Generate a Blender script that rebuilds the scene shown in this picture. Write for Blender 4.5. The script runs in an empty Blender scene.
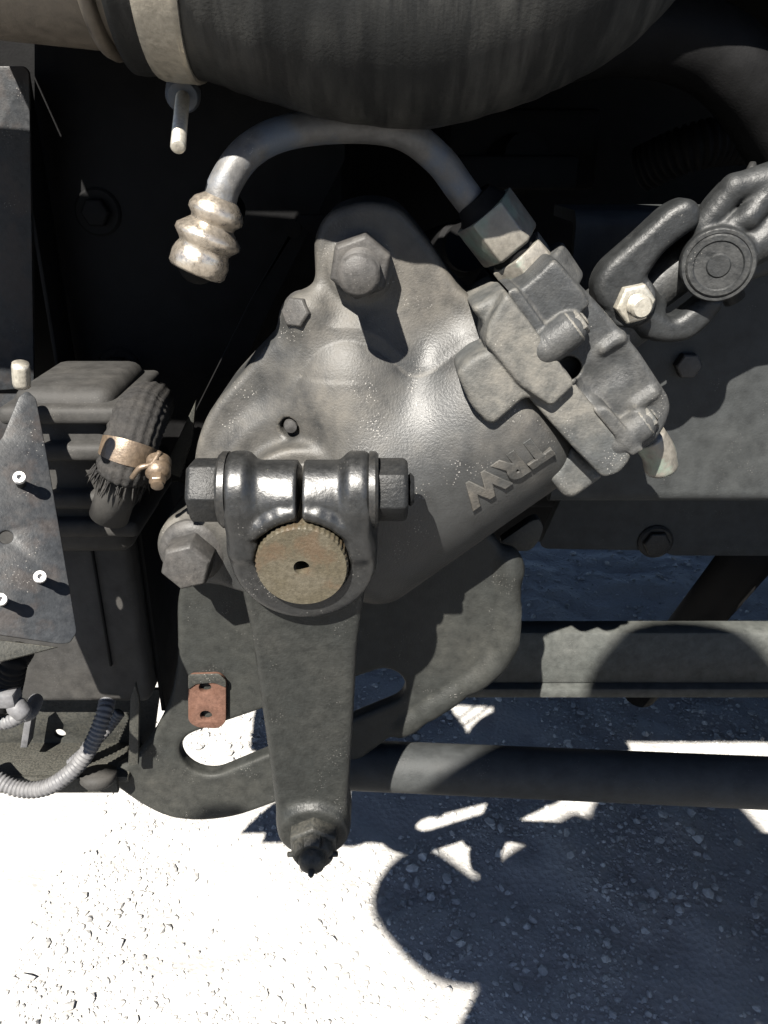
import bpy, bmesh, math, random
import numpy as np
from mathutils import Vector, Matrix, noise
random.seed(7); np.random.seed(7)
R = math.radians
scene = bpy.context.scene
COL = scene.collection

# ------------------------------------------------------------------ camera, sky, sun, exposure
F_PX = 804.0; PITCH = R(24.0); CAM = Vector((0.0, -0.42, 1.0))
cam_d = bpy.data.cameras.new('camera'); cam = bpy.data.objects.new('camera', cam_d); COL.objects.link(cam)
cam.location = CAM; cam.rotation_euler = (math.pi/2 - PITCH, 0, 0)
cam_d.sensor_fit = 'VERTICAL'; cam_d.sensor_height = 24.0; cam_d.lens = F_PX/1024*24.0
cam_d.clip_start = 0.01; cam_d.clip_end = 500
scene.camera = cam
SUN_EL, SUN_AZ = R(47.0), R(21.0)            # sun stands behind the photographer's left shoulder
SD = Vector((math.sin(SUN_AZ)*math.cos(SUN_EL), math.cos(SUN_AZ)*math.cos(SUN_EL), -math.sin(SUN_EL)))
w = bpy.data.worlds.new('World'); scene.world = w; w.use_nodes = True
nt = w.node_tree; bg = nt.nodes['Background']; sky = nt.nodes.new('ShaderNodeTexSky')
sky.sky_type = 'NISHITA'; sky.sun_disc = False; sky.sun_elevation = SUN_EL; sky.air_density = 0.5; sky.dust_density = 0.2
sky.sun_rotation = math.atan2(-SD.x, -SD.y)
nt.links.new(sky.outputs[0], bg.inputs[0]); bg.inputs[1].default_value = 0.05
sl = bpy.data.lights.new('sun', 'SUN'); sl.energy = 5.0; sl.angle = R(0.53); sl.color = (1.0, 0.95, 0.87)
so = bpy.data.objects.new('sun', sl); COL.objects.link(so); so.rotation_euler = SD.to_track_quat('-Z', 'Y').to_euler()
so.location = (-1, -2, 4)
scene.view_settings.view_transform = 'Standard'; scene.view_settings.look = 'None'
scene.view_settings.gamma = 1; scene.view_settings.use_curve_mapping = False
scene.view_settings.exposure = 2.9

# ------------------------------------------------------------------ picture <-> place
_c, _s = math.cos(PITCH), math.sin(PITCH)
def P(px, py, Y):
    u = (px-384)/F_PX; v = -(py-512)/F_PX
    d = Vector((u, _c+v*_s, -_s+v*_c)); t = (Y-CAM.y)/d.y
    return CAM + d*t
def G(px, py, z=0.0):
    u = (px-384)/F_PX; v = -(py-512)/F_PX
    d = Vector((u, _c+v*_s, -_s+v*_c)); return CAM + d*((z-CAM.z)/d.z)
def proj(p):
    q = Vector(p)-CAM; d = q.y*_c-q.z*_s; u = q.y*_s+q.z*_c; return (384+F_PX*q.x/d, 512-F_PX*u/d)
def S(px, py, Y):                            # metres per pixel at that point
    return (P(px, py, Y)-CAM).dot(Vector((0, _c, -_s)))/F_PX

# ------------------------------------------------------------------ materials
def new_mat(name):
    m = bpy.data.materials.new(name); m.use_nodes = True
    n = m.node_tree; return m, n, n.nodes['Principled BSDF']
def ramp(n, fac, p0, p1, c0=(0,0,0,1), c1=(1,1,1,1)):
    r = n.nodes.new('ShaderNodeValToRGB'); r.color_ramp.elements[0].position = p0; r.color_ramp.elements[1].position = p1
    r.color_ramp.elements[0].color = c0; r.color_ramp.elements[1].color = c1
    n.links.new(fac, r.inputs[0]); return r.outputs[0]
def nz(n, co, scale, detail=4, rough=0.55):
    t = n.nodes.new('ShaderNodeTexNoise'); t.inputs['Scale'].default_value = scale
    t.inputs['Detail'].default_value = detail; t.inputs['Roughness'].default_value = rough
    n.links.new(co, t.inputs['Vector']); return t.outputs['Fac']
def mixc(n, fac, a, b):
    x = n.nodes.new('ShaderNodeMix'); x.data_type = 'RGBA'
    if isinstance(fac, float): x.inputs[0].default_value = fac
    else: n.links.new(fac, x.inputs[0])
    for s, i in ((a, 6), (b, 7)):
        if isinstance(s, tuple): x.inputs[i].default_value = (*s, 1) if len(s) == 3 else s
        else: n.links.new(s, x.inputs[i])
    return x.outputs[2]
def mul(n, a, b, op='MULTIPLY'):
    x = n.nodes.new('ShaderNodeMath'); x.operation = op
    for s, i in ((a, 0), (b, 1)):
        if isinstance(s, (int, float)): x.inputs[i].default_value = s
        else: n.links.new(s, x.inputs[i])
    x.use_clamp = True
    return x.outputs[0]
def paint(name, base, rough=0.45, metal=0.0, dust=(0.20, 0.175, 0.145), amt=0.35, dscale=18, grain=700, bump=0.25,
          specks=0.5, spot=None, spotamt=0.0, spotscale=60, spec=0.5, lo=0.42, hi=0.70, up=0.0, bscale=0.0006, wear=0.0):
    base = tuple(c*0.72 for c in base); dust = tuple(c*0.72 for c in dust)
    m, n, b = new_mat(name)
    tc = n.nodes.new('ShaderNodeNewGeometry'); co = tc.outputs['Position']
    big = nz(n, co, dscale, 5, 0.6); fine = nz(n, co, grain, 3, 0.6); mid = nz(n, co, dscale*7, 4, 0.65)
    var = mixc(n, ramp(n, mid, 0.3, 0.7), tuple(c*0.75 for c in base), tuple(min(1, c*1.3) for c in base))
    mask = mul(n, ramp(n, big, lo, hi), ramp(n, mid, 0.2, 0.75)); mask = mul(n, mask, amt)
    if up > 0:
        sx = n.nodes.new('ShaderNodeSeparateXYZ'); n.links.new(tc.outputs['True Normal'], sx.inputs[0])
        upm = mul(n, ramp(n, sx.outputs[2], 0.05, 0.9), up); upm = mul(n, upm, ramp(n, mid, 0.25, 0.7))
        mask = mul(n, mask, upm, 'MAXIMUM')
    if wear:                                   # grit packed into hollows, paint rubbed off sharp edges
        pt = tc.outputs['Pointiness']
        hol = mul(n, mul(n, ramp(n, pt, 0.455, 0.495, (1,1,1,1), (0,0,0,1)), ramp(n, mid, 0.3, 0.6)), wear)
        mask = mul(n, mask, hol, 'MAXIMUM')
    col = mixc(n, mask, var, dust)
    if wear:
        edg = mul(n, mul(n, ramp(n, pt, 0.515, 0.56), ramp(n, fine, 0.35, 0.6)), wear*0.8)
        col = mixc(n, edg, col, tuple(min(1, c*1.25) for c in dust))
    if spot:
        sm = mul(n, ramp(n, nz(n, co, spotscale, 5, 0.6), 0.5, 0.62), spotamt); col = mixc(n, sm, col, spot)
    if specks:
        v = n.nodes.new('ShaderNodeTexVoronoi'); v.inputs['Scale'].default_value = 620; n.links.new(co, v.inputs['Vector'])
        sp = mul(n, ramp(n, v.outputs['Distance'], 0.12, 0.22, (1,1,1,1), (0,0,0,1)), ramp(n, nz(n, co, 45, 4), 0.56, 0.66))
        sp = mul(n, sp, specks*0.8); col = mixc(n, sp, col, (0.16, 0.152, 0.14))
    n.links.new(col, b.inputs['Base Color'])
    rr = n.nodes.new('ShaderNodeMapRange'); n.links.new(mask, rr.inputs[0])
    rr.inputs[3].default_value = rough; rr.inputs[4].default_value = min(0.95, rough+0.45)
    rv = n.nodes.new('ShaderNodeMath'); rv.operation = 'MULTIPLY_ADD'
    n.links.new(mid, rv.inputs[0]); rv.inputs[1].default_value = 0.22; rv2 = n.nodes.new('ShaderNodeMath'); rv2.operation = 'SUBTRACT'
    n.links.new(rr.outputs[0], rv2.inputs[0]); rv2.inputs[1].default_value = 0.11
    n.links.new(rv2.outputs[0], rv.inputs[2]); n.links.new(rv.outputs[0], b.inputs['Roughness'])
    b.inputs['Metallic'].default_value = metal; b.inputs['Specular IOR Level'].default_value = spec*(0.36 if metal < 0.15 else 0.9)
    bu = n.nodes.new('ShaderNodeBump'); bu.inputs['Strength'].default_value = bump; bu.inputs['Distance'].default_value = bscale
    hs = n.nodes.new('ShaderNodeMath'); hs.operation = 'ADD'; n.links.new(fine, hs.inputs[0]); n.links.new(mul(n, mid, 0.35), hs.inputs[1])
    n.links.new(hs.outputs[0], bu.inputs['Height']); n.links.new(bu.outputs[0], b.inputs['Normal'])
    return m
M = {}
M['cast'] = paint('dusty_black_cast_iron', (0.0165, 0.0170, 0.0170), 0.47, dust=(0.092, 0.082, 0.067), amt=0.62, dscale=9, bump=0.45, specks=0.9, lo=0.40, hi=0.66, bscale=0.0006, grain=800, spec=0.60, wear=0.8)
M['castgrey'] = paint('dusty_grey_cast_iron', (0.030, 0.0315, 0.0315), 0.50, dust=(0.102, 0.094, 0.080), amt=0.75, dscale=18, bump=0.55, specks=0.8, lo=0.40, hi=0.62, bscale=0.0008, grain=600, spec=0.35, wear=0.6)
M['castdark'] = paint('dark_grey_cast_iron', (0.019, 0.0200, 0.0208), 0.48, dust=(0.070, 0.066, 0.058), amt=0.55, dscale=22, bump=0.5, specks=0.7, bscale=0.0008, grain=600, spec=0.4, wear=0.7)
M['castplain'] = paint('worn_cast_lettering', (0.0185, 0.0190, 0.0188), 0.52, dust=(0.090, 0.078, 0.062), amt=0.75, dscale=13, bump=0.5, specks=0.8, lo=0.42, hi=0.58, bscale=0.0008, grain=600, spec=0.35)
M['arm'] = paint('grey_black_enamel', (0.0105, 0.0112, 0.0105), 0.46, amt=0.30, dust=(0.034, 0.032, 0.027), dscale=22, bump=0.5, specks=0.4, bscale=0.0010, grain=450, spec=0.4, wear=0.75)
M['forge'] = paint('forged_black_enamel', (0.0080, 0.0086, 0.0090), 0.48, amt=0.30, dust=(0.028, 0.028, 0.027), dscale=25, bump=0.4, specks=0.4, bscale=0.0009, grain=380, spec=0.45, wear=0.45)
M['gloss'] = paint('glossy_black_enamel', (0.0065, 0.0068, 0.0070), 0.37, amt=0.15, dust=(0.032, 0.029, 0.025), dscale=45, bump=0.3, specks=0.5, bscale=0.0006, grain=420, spec=0.9, wear=0.2)
M['plate'] = paint('dusty_black_plate', (0.0125, 0.0132, 0.0123), 0.55, amt=0.4, dust=(0.038, 0.036, 0.030), dscale=16, bump=0.45, specks=0.5, spec=0.3, wear=0.75)
M['rail'] = paint('frame_paint', (0.018, 0.0193, 0.0196), 0.6, amt=0.35, dust=(0.038, 0.038, 0.036), dscale=12, bump=0.35, specks=0.3, spec=0.25)
M['beam'] = paint('dusty_beam_paint', (0.032, 0.034, 0.032), 0.65, amt=0.6, dust=(0.062, 0.061, 0.056), dscale=18, bump=0.4, specks=0.3, spec=0.25)
M['black'] = paint('matt_black_plastic', (0.0045, 0.0045, 0.0047), 0.6, amt=0.2, dust=(0.014, 0.013, 0.012), dscale=10, bump=0.2, specks=0.0, spec=0.1)
M['boxgrey'] = paint('dusty_black_box', (0.020, 0.0195, 0.0187), 0.65, amt=0.4, dust=(0.045, 0.041, 0.035), dscale=14, bump=0.25, specks=0.15, spec=0.25)
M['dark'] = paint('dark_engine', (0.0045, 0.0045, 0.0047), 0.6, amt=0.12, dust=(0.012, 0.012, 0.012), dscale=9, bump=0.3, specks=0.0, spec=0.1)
M['rubber'] = paint('black_rubber', (0.0125, 0.0132, 0.0133), 0.5, amt=0.45, dust=(0.036, 0.036, 0.034), dscale=26, bump=0.3, specks=0.05, spec=0.3)
def streak(m, k, base, hi):
    n = m.node_tree; b = n.nodes['Principled BSDF']; g = n.nodes.new('ShaderNodeNewGeometry'); mp = n.nodes.new('ShaderNodeMapping')
    mp.inputs['Scale'].default_value = k; n.links.new(g.outputs['Position'], mp.inputs[0])
    f_ = mul(n, ramp(n, nz(n, mp.outputs[0], 1.0, 6, 0.65), 0.42, 0.72), ramp(n, nz(n, g.outputs['Position'], 16, 3), 0.35, 0.6))
    n.links.new(mixc(n, f_, base, hi), b.inputs['Base Color'])
streak(M['rubber'], (75, 9, 9), (0.0048, 0.0051, 0.0052), (0.027, 0.0268, 0.025))
M['pipe'] = paint('dull_aluminium', (0.085, 0.072, 0.057), 0.45, metal=0.35, amt=0.5, dust=(0.085, 0.071, 0.054), dscale=20, bump=0.2, specks=0.1)
M['steel'] = paint('plated_steel', (0.25, 0.23, 0.19), 0.42, metal=0.6, amt=0.55, dust=(0.17, 0.148, 0.112), dscale=50, bump=0.25, specks=0.1)
M['steelw'] = paint('bright_zinc', (0.33, 0.31, 0.265), 0.35, metal=0.7, amt=0.45, dust=(0.22, 0.195, 0.15), dscale=60, bump=0.25, specks=0.1)
M['tube'] = paint('blue_grey_tube', (0.058, 0.057, 0.056), 0.5, metal=0.2, amt=0.5, dust=(0.105, 0.092, 0.076), dscale=30, spot=(0.024, 0.040, 0.064), spotamt=0.55, spotscale=30, bump=0.25, spec=0.3)
M['collar'] = paint('champagne_plated_steel', (0.34, 0.30, 0.25), 0.27, metal=0.85, amt=0.45, dust=(0.15, 0.122, 0.092), dscale=70, bump=0.2, specks=0.1)
M['hex'] = paint('dusty_plated_hex', (0.098, 0.091, 0.078), 0.45, metal=0.3, amt=0.5, dust=(0.11, 0.097, 0.08), dscale=40, spot=(0.075, 0.125, 0.10), spotamt=0.45, spotscale=45, bump=0.2)
M['shaft'] = paint('brown_stained_shaft', (0.036, 0.030, 0.018), 0.5, metal=0.2, amt=0.7, dust=(0.052, 0.045, 0.031), dscale=60, spot=(0.034, 0.020, 0.010), spotamt=0.6, spotscale=70, bump=0.5, specks=0.2)
M['bolt'] = paint('phosphate_bolt', (0.026, 0.0252, 0.0245), 0.50, amt=0.45, dust=(0.062, 0.055, 0.047), dscale=40, bump=0.4, specks=0.3, spec=0.35)
M['boltblk'] = paint('black_bolt', (0.0080, 0.0084, 0.0088), 0.45, amt=0.40, dust=(0.036, 0.033, 0.028), dscale=50, bump=0.5, specks=0.3, spec=0.3)
M['rust'] = paint('rust_tag', (0.060, 0.032, 0.023), 0.75, amt=0.45, dust=(0.060, 0.040, 0.030), dscale=60, spot=(0.035, 0.016, 0.010), spotamt=0.6, bump=0.4, specks=0.1, spec=0.2)
M['rustedge'] = paint('scuffed_steel_plate', (0.013, 0.0142, 0.0158), 0.42, amt=0.55, dust=(0.030, 0.028, 0.026), dscale=40, spot=(0.026, 0.019, 0.015), spotamt=0.25, spotscale=55, bump=0.25, specks=0.6, spec=0.3)
M['loom'] = paint('grey_loom', (0.060, 0.060, 0.063), 0.5, amt=0.5, dust=(0.10, 0.096, 0.088), dscale=30, bump=0.2, specks=0.1)
M['braid'] = paint('woven_sleeve', (0.015, 0.0145, 0.0142), 0.85, amt=0.5, dust=(0.045, 0.041, 0.036), dscale=70, bump=0.6, specks=0.2, spec=0.15)
M['brass'] = paint('yellowed_clamp', (0.085, 0.062, 0.042), 0.40, metal=0.5, amt=0.6, dust=(0.055, 0.039, 0.025), dscale=60, bump=0.3, specks=0.1)
M['white'] = paint('white_plastic', (0.40, 0.39, 0.38), 0.5, amt=0.3, dust=(0.3, 0.28, 0.24), dscale=40, specks=0, bump=0.1)
M['blue'] = paint('blue_plastic', (0.012, 0.022, 0.045), 0.5, amt=0.1, specks=0)

# ------------------------------------------------------------------ builders
def tag(o, label, cat=None, group=None, kind=None):
    o['label'] = label
    if cat: o['category'] = cat
    if group: o['group'] = group
    if kind: o['kind'] = kind
    return o
def thing(name, label, cat, loc, group=None):
    o = bpy.data.objects.new(name, None); COL.objects.link(o); o.location = loc; o.empty_display_size = 0.02
    return tag(o, label, cat, group)
def wloc(o):
    v = Vector(o.location)
    while o.parent: o = o.parent; v += Vector(o.location)
    return v
def mk(name, me, mat, parent=None, smooth=True, angle=None):
    """link a mesh given in world coordinates as one object with its origin at its own middle"""
    n = len(me.vertices); co = np.empty(n*3, np.float32); me.vertices.foreach_get('co', co); co = co.reshape(-1, 3)
    c = (co.min(0)+co.max(0))/2; me.vertices.foreach_set('co', (co-c).ravel().astype(np.float32))
    me.materials.clear(); me.materials.append(M[mat] if isinstance(mat, str) else mat)
    me.polygons.foreach_set('use_smooth', np.full(len(me.polygons), smooth))
    if smooth and angle: 
        me.update(); me.set_sharp_from_angle(angle=R(angle))
    me.update()
    o = bpy.data.objects.new(name, me); COL.objects.link(o)
    c = Vector([float(x) for x in c])
    if parent: o.parent = parent; c = c - wloc(parent)
    o.location = c
    return o
def mesh(verts, faces):
    me = bpy.data.meshes.new('m'); me.from_pydata([tuple(v) for v in verts], [], faces); me.update(); return me
def frame(axis):
    a = Vector(axis).normalized(); h = Vector((0, 0, 1)) if abs(a.z) < 0.9 else Vector((1, 0, 0))
    x = a.cross(h).normalized(); y = a.cross(x).normalized(); return a, x, y
def lathe(profile, base, axis, seg=32, shape=None):
    """profile: (radius, height) pairs; shape(i, ang) scales the radius"""
    a, x, y = frame(axis); base = Vector(base); V = []; Fc = []
    for j, (r, h) in enumerate(profile):
        for i in range(seg):
            t = 2*math.pi*i/seg; k = shape(j, t) if shape else 1.0
            V.append(base + a*h + (x*math.cos(t)+y*math.sin(t))*r*k)
    m = len(profile)
    for j in range(m-1):
        for i in range(seg):
            i2 = (i+1) % seg; Fc.append((j*seg+i, j*seg+i2, (j+1)*seg+i2, (j+1)*seg+i))
    Fc.append(tuple(range(seg-1, -1, -1))); Fc.append(tuple((m-1)*seg+i for i in range(seg)))
    me = mesh(V, Fc); fixn(me); return me
def fixn(me):
    bm = bmesh.new(); bm.from_mesh(me); bmesh.ops.recalc_face_normals(bm, faces=bm.faces); bm.to_mesh(me); bm.free()
def hexm(base, axis, r, h, ch=0.12, rot=0.0, seg=6, inset=0.0):
    """chamfered hexagon: circumradius r, height h"""
    a, x, y = frame(axis); base = Vector(base); V = []; Fc = []
    prof = [(r, 0), (r, h*(1-ch)), (r*0.88, h)]
    n = 6
    for (rr, hh) in prof:
        for i in range(n):
            t = rot+2*math.pi*i/n; V.append(base+a*hh+(x*math.cos(t)+y*math.sin(t))*rr)
    for j in range(2):
        for i in range(n): Fc.append((j*n+i, j*n+(i+1) % n, (j+1)*n+(i+1) % n, (j+1)*n+i))
    Fc.append(tuple(range(n-1, -1, -1))); Fc.append(tuple(2*n+i for i in range(n)))
    me = mesh(V, Fc); bm = bmesh.new(); bm.from_mesh(me); bmesh.ops.recalc_face_normals(bm, faces=bm.faces)
    bmesh.ops.bevel(bm, geom=list(bm.edges), offset=r*0.045, segments=2, profile=0.5, affect='EDGES')
    bm.to_mesh(me); bm.free(); return me
def screw(base, axis, r, h, pitch=0.0015, seg=24):
    prof = []; z = 0; n = max(2, int(h/pitch))
    for i in range(n):
        prof += [(r*0.87, h*i/n), (r, h*(i+0.5)/n)]
    prof += [(r*0.93, h), (r*0.78, h+r*0.14)]
    return lathe(prof, base, axis, seg)
def spline(pts, n=10):
    pts = [Vector(p) for p in pts]; out = []
    q = [pts[0]*2-pts[1]]+pts+[pts[-1]*2-pts[-2]]
    for i in range(1, len(q)-2):
        p0, p1, p2, p3 = q[i-1], q[i], q[i+1], q[i+2]
        for k in range(n):
            t = k/n
            out.append(0.5*((2*p1)+(p2-p0)*t+(2*p0-5*p1+4*p2-p3)*t*t+(3*p1-p0-3*p2+p3)*t**3))
    out.append(pts[-1]); return out
def tube(pts, rad, seg=20, rfun=None, caps=True, squash=None):
    """sweep a ring along pts (already dense). rad number or list; rfun(k, ang, s) scales"""
    V = []; Fc = []; n = len(pts); s = 0.0
    t0 = (pts[1]-pts[0]).normalized(); _, x, y = frame(t0)
    for k in range(n):
        t = (pts[min(k+1, n-1)]-pts[max(k-1, 0)]).normalized()
        x = (x - t*x.dot(t)).normalized(); y = t.cross(x)
        if k: s += (pts[k]-pts[k-1]).length
        r = rad[k] if isinstance(rad, (list, tuple)) else rad
        for i in range(seg):
            a = 2*math.pi*i/seg; f = rfun(k, a, s) if rfun else 1.0
            V.append(pts[k]+(x*math.cos(a)+y*math.sin(a))*r*f)
    for k in range(n-1):
        for i in range(seg):
            i2 = (i+1) % seg; Fc.append((k*seg+i, k*seg+i2, (k+1)*seg+i2, (k+1)*seg+i))
    if caps: Fc.append(tuple(range(seg-1, -1, -1))); Fc.append(tuple((n-1)*seg+i for i in range(seg)))
    me = mesh(V, Fc); fixn(me); return me
def resample(pts, step):
    out = [pts[0].copy()]; acc = 0
    for a, b in zip(pts, pts[1:]):
        L = (b-a).length; d = step-acc
        while d <= L:
            out.append(a.lerp(b, d/L)); d += step
        acc = (acc+L) % step
    return out
def corrugated(pts, r, pitch, amp=0.12, seg=18):
    p = resample(pts, pitch/4); rr = [r*(1+amp*(0, 1, 1, 0)[k % 4]-amp/2) for k in range(len(p))]
    return tube(p, rr, seg)
def box(c, half, ax=None, bev=0.002, seg=2):
    ax = ax or (Vector((1,0,0)), Vector((0,1,0)), Vector((0,0,1))); c = Vector(c)
    bm = bmesh.new(); bmesh.ops.create_cube(bm, size=2)
    for v in bm.verts: v.co = c+ax[0]*(v.co.x*half[0])+ax[1]*(v.co.y*half[1])+ax[2]*(v.co.z*half[2])
    bmesh.ops.recalc_face_normals(bm, faces=bm.faces)
    if bev: bmesh.ops.bevel(bm, geom=list(bm.edges), offset=bev, segments=seg, profile=0.5, affect='EDGES')
    me = bpy.data.meshes.new('m'); bm.to_mesh(me); bm.free(); return me
def rounded(pts, r, n=6):
    """round the corners of a 2-D outline"""
    out = []; m = len(pts)
    for i in range(m):
        p0, p1, p2 = Vector(pts[i-1]), Vector(pts[i]), Vector(pts[(i+1) % m])
        a = (p0-p1); b = (p2-p1); d = min(r, a.length*0.48, b.length*0.48)
        A = p1+a.normalized()*d; B = p1+b.normalized()*d
        for k in range(n+1):
            t = k/n; out.append(A*(1-t)**2+p1*2*t*(1-t)+B*t*t)
    return out
def plate_mesh(outline, holes, thick, bev=0.0008):
    """outline and holes in metres (x, z); returns mesh in x, y=depth(0..thick), z"""
    cu = bpy.data.curves.new('c', 'CURVE'); cu.dimensions = '2D'; cu.fill_mode = 'BOTH'
    cu.extrude = thick/2-bev; cu.bevel_depth = bev; cu.bevel_resolution = 1; cu.offset = -bev
    for loop in [outline]+holes:
        sp = cu.splines.new('POLY'); sp.points.add(len(loop)-1)
        for q, p in zip(sp.points, loop): q.co = (p[0], p[1], 0, 1)
        sp.use_cyclic_u = True
    o = bpy.data.objects.new('tmp', cu); COL.objects.link(o)
    dg = bpy.context.evaluated_depsgraph_get(); dg.update()
    me = bpy.data.meshes.new_from_object(o.evaluated_get(dg), depsgraph=dg)
    bpy.data.objects.remove(o); bpy.data.curves.remove(cu)
    for v in me.vertices:
        x, y, z = v.co; v.co = (x, thick/2-z, y)
    bm = bmesh.new(); bm.from_mesh(me); bmesh.ops.remove_doubles(bm, verts=bm.verts, dist=1e-6)
    bmesh.ops.recalc_face_normals(bm, faces=bm.faces); bm.to_mesh(me); bm.free()
    return me
def PP(px, py, org, nrm):
    u = (px-384)/F_PX; v = -(py-512)/F_PX
    d = Vector((u, _c+v*_s, -_s+v*_c)); return CAM+d*((org-CAM).dot(nrm)/d.dot(nrm))
def plate_on(name, out_px, org, nrm, thick, mat, parent=None, holes=(), corner=0.0, bev=0.0008, angle=35):
    """a sheet in a slanting plane; nrm points away from the camera"""
    nrm = nrm.normalized(); ex = ZV_.cross(nrm); ex = -ex if ex.x < 0 else ex; ex.normalize(); ez = ex.cross(nrm); ez = -ez if ez.z < 0 else ez
    q = lambda x, y: ((PP(x, y, org, nrm)-org).dot(ex), (PP(x, y, org, nrm)-org).dot(ez))
    o2 = [q(x, y) for x, y in out_px]
    if corner: o2 = rounded(o2, corner)
    h2 = []
    for h in holes:
        c = q(h[0], h[1]); h2.append([(c[0]+h[2]*math.cos(2*math.pi*k/20), c[1]+h[2]*math.sin(2*math.pi*k/20)) for k in range(20)])
    me = plate_mesh(o2, h2, thick, bev)
    for v in me.vertices: x, y, z = v.co; v.co = org+ex*x+nrm*y+ez*z
    return mk(name, me, mat, parent, True, angle)
ZV_ = Vector((0, 0, 1))
def plate(name, out_px, Y, thick, mat, parent=None, holes=(), corner=0.0, bev=0.0008, angle=35):
    o2 = [(P(x, y, Y).x, P(x, y, Y).z) for x, y in out_px]
    if corner: o2 = rounded(o2, corner)
    h2 = []
    for h in holes:
        if isinstance(h, tuple) and len(h) == 3:      # round hole: px, py, radius in metres
            c = P(h[0], h[1], Y); h2.append([(c.x+h[2]*math.cos(2*math.pi*k/20), c.z+h[2]*math.sin(2*math.pi*k/20)) for k in range(20)])
        else: h2.append([(P(x, y, Y).x, P(x, y, Y).z) for x, y in h])
    me = plate_mesh(o2, h2, thick, bev)
    for v in me.vertices: v.co.y += Y
    return mk(name, me, mat, parent, True, angle)

# ------------------------------------------------------------------ cast shapes: distance field + surface nets
class Field:
    def __init__(s, lo, hi, vox):
        s.lo = np.array(lo, np.float32); s.v = vox
        s.n = np.ceil((np.array(hi)-np.array(lo))/vox).astype(int)+1
        s.d = np.full(s.n, 1.0, np.float32)
    def blk(s, lo, hi, m):
        a = np.clip(np.floor((np.array(lo)-m-s.lo)/s.v).astype(int), 0, s.n); b = np.clip(np.ceil((np.array(hi)+m-s.lo)/s.v).astype(int)+1, 0, s.n)
        g = [(s.lo[i]+s.v*np.arange(a[i], b[i], dtype=np.float32)) for i in range(3)]
        return tuple(slice(a[i], b[i]) for i in range(3)), g[0][:, None, None], g[1][None, :, None], g[2][None, None, :]
    def put(s, prim, k=0.0, op='u'):
        fn, lo, hi = prim; m = max(k, 0.004)+3*s.v
        sl, X, Y, Z = s.blk(lo, hi, m); A = s.d[sl]
        if A.size == 0: return s
        B = np.broadcast_to(fn(X, Y, Z), A.shape).astype(np.float32)
        if op == 'u':
            if k: h = np.maximum(k-np.abs(A-B), 0)/k; s.d[sl] = np.minimum(A, B)-h*h*k*0.25
            else: s.d[sl] = np.minimum(A, B)
        else:
            if k: h = np.maximum(k-np.abs(A+B), 0)/k; s.d[sl] = np.maximum(A, -B)+h*h*k*0.25
            else: s.d[sl] = np.maximum(A, -B)
        return s
    def noise(s, scale, amp):
        pass
    def mesh(s):
        d = s.d; ins = d < 0
        n = d.shape; cn = tuple(k-1 for k in n)
        cnt = np.zeros(cn, np.int8)
        for i in (0, 1):
            for j in (0, 1):
                for k in (0, 1): cnt += ins[i:i+cn[0], j:j+cn[1], k:k+cn[2]]
        act = (cnt > 0) & (cnt < 8); idx = np.full(cn, -1, np.int64); cells = np.argwhere(act); idx[act] = np.arange(len(cells))
        acc = np.zeros((len(cells), 3)); num = np.zeros(len(cells))
        ci, cj, ck = cells.T
        corners = [(i, j, k) for i in (0, 1) for j in (0, 1) for k in (0, 1)]
        val = {c: d[ci+c[0], cj+c[1], ck+c[2]] for c in corners}
        for c in corners:
            for ax in range(3):
                if c[ax]: continue
                e = list(c); e[ax] = 1; e = tuple(e); a, b = val[c], val[e]; x = (a < 0) != (b < 0)
                den = np.where(x, a-b, 1); t = np.where(x, a/den, 0)
                p = np.tile(np.array(c, float), (len(cells), 1)); p[:, ax] += t
                acc += p*x[:, None]; num += x
        V = s.lo+s.v*(cells+acc/num[:, None])
        faces = []
        for ax in range(3):
            a1, a2 = [(1, 2), (2, 0), (0, 1)][ax]
            sl0 = [slice(None)]*3; sl1 = [slice(None)]*3; sl0[ax] = slice(0, -1); sl1[ax] = slice(1, None)
            A = ins[tuple(sl0)]; B = ins[tuple(sl1)]
            e = np.argwhere(A != B); m = (e[:, a1] > 0) & (e[:, a2] > 0) & (e[:, a1] < n[a1]-1) & (e[:, a2] < n[a2]-1); e = e[m]
            fl = A[tuple(e.T)]
            def cid(o1, o2):
                q = e.copy(); q[:, a1] -= o1; q[:, a2] -= o2; return idx[tuple(q.T)]
            q = np.stack([cid(1, 1), cid(0, 1), cid(0, 0), cid(1, 0)], 1)
            q[~fl] = q[~fl][:, ::-1]; faces.append(q)
        Fq = np.concatenate(faces); Fq = Fq[(Fq >= 0).all(1)]
        me = bpy.data.meshes.new('cast'); me.vertices.add(len(V)); me.vertices.foreach_set('co', V.astype(np.float32).ravel())
        me.loops.add(len(Fq)*4); me.loops.foreach_set('vertex_index', Fq.astype(np.int32).ravel())
        me.polygons.add(len(Fq)); me.polygons.foreach_set('loop_start', np.arange(0, len(Fq)*4, 4, dtype=np.int32))
        me.polygons.foreach_set('loop_total', np.full(len(Fq), 4, np.int32)); me.update(calc_edges=True); me.validate()
        return me
def bb(pts, r):
    q = np.array([tuple(p) for p in pts]); return q.min(0)-r, q.max(0)+r
def ball(c, r, sc=(1, 1, 1)):
    c = Vector(c); m = min(sc)
    fn = lambda X, Y, Z: (np.sqrt(((X-c.x)/sc[0])**2+((Y-c.y)/sc[1])**2+((Z-c.z)/sc[2])**2)-r)*m
    return (fn, *bb([c], r*max(sc)))
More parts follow.
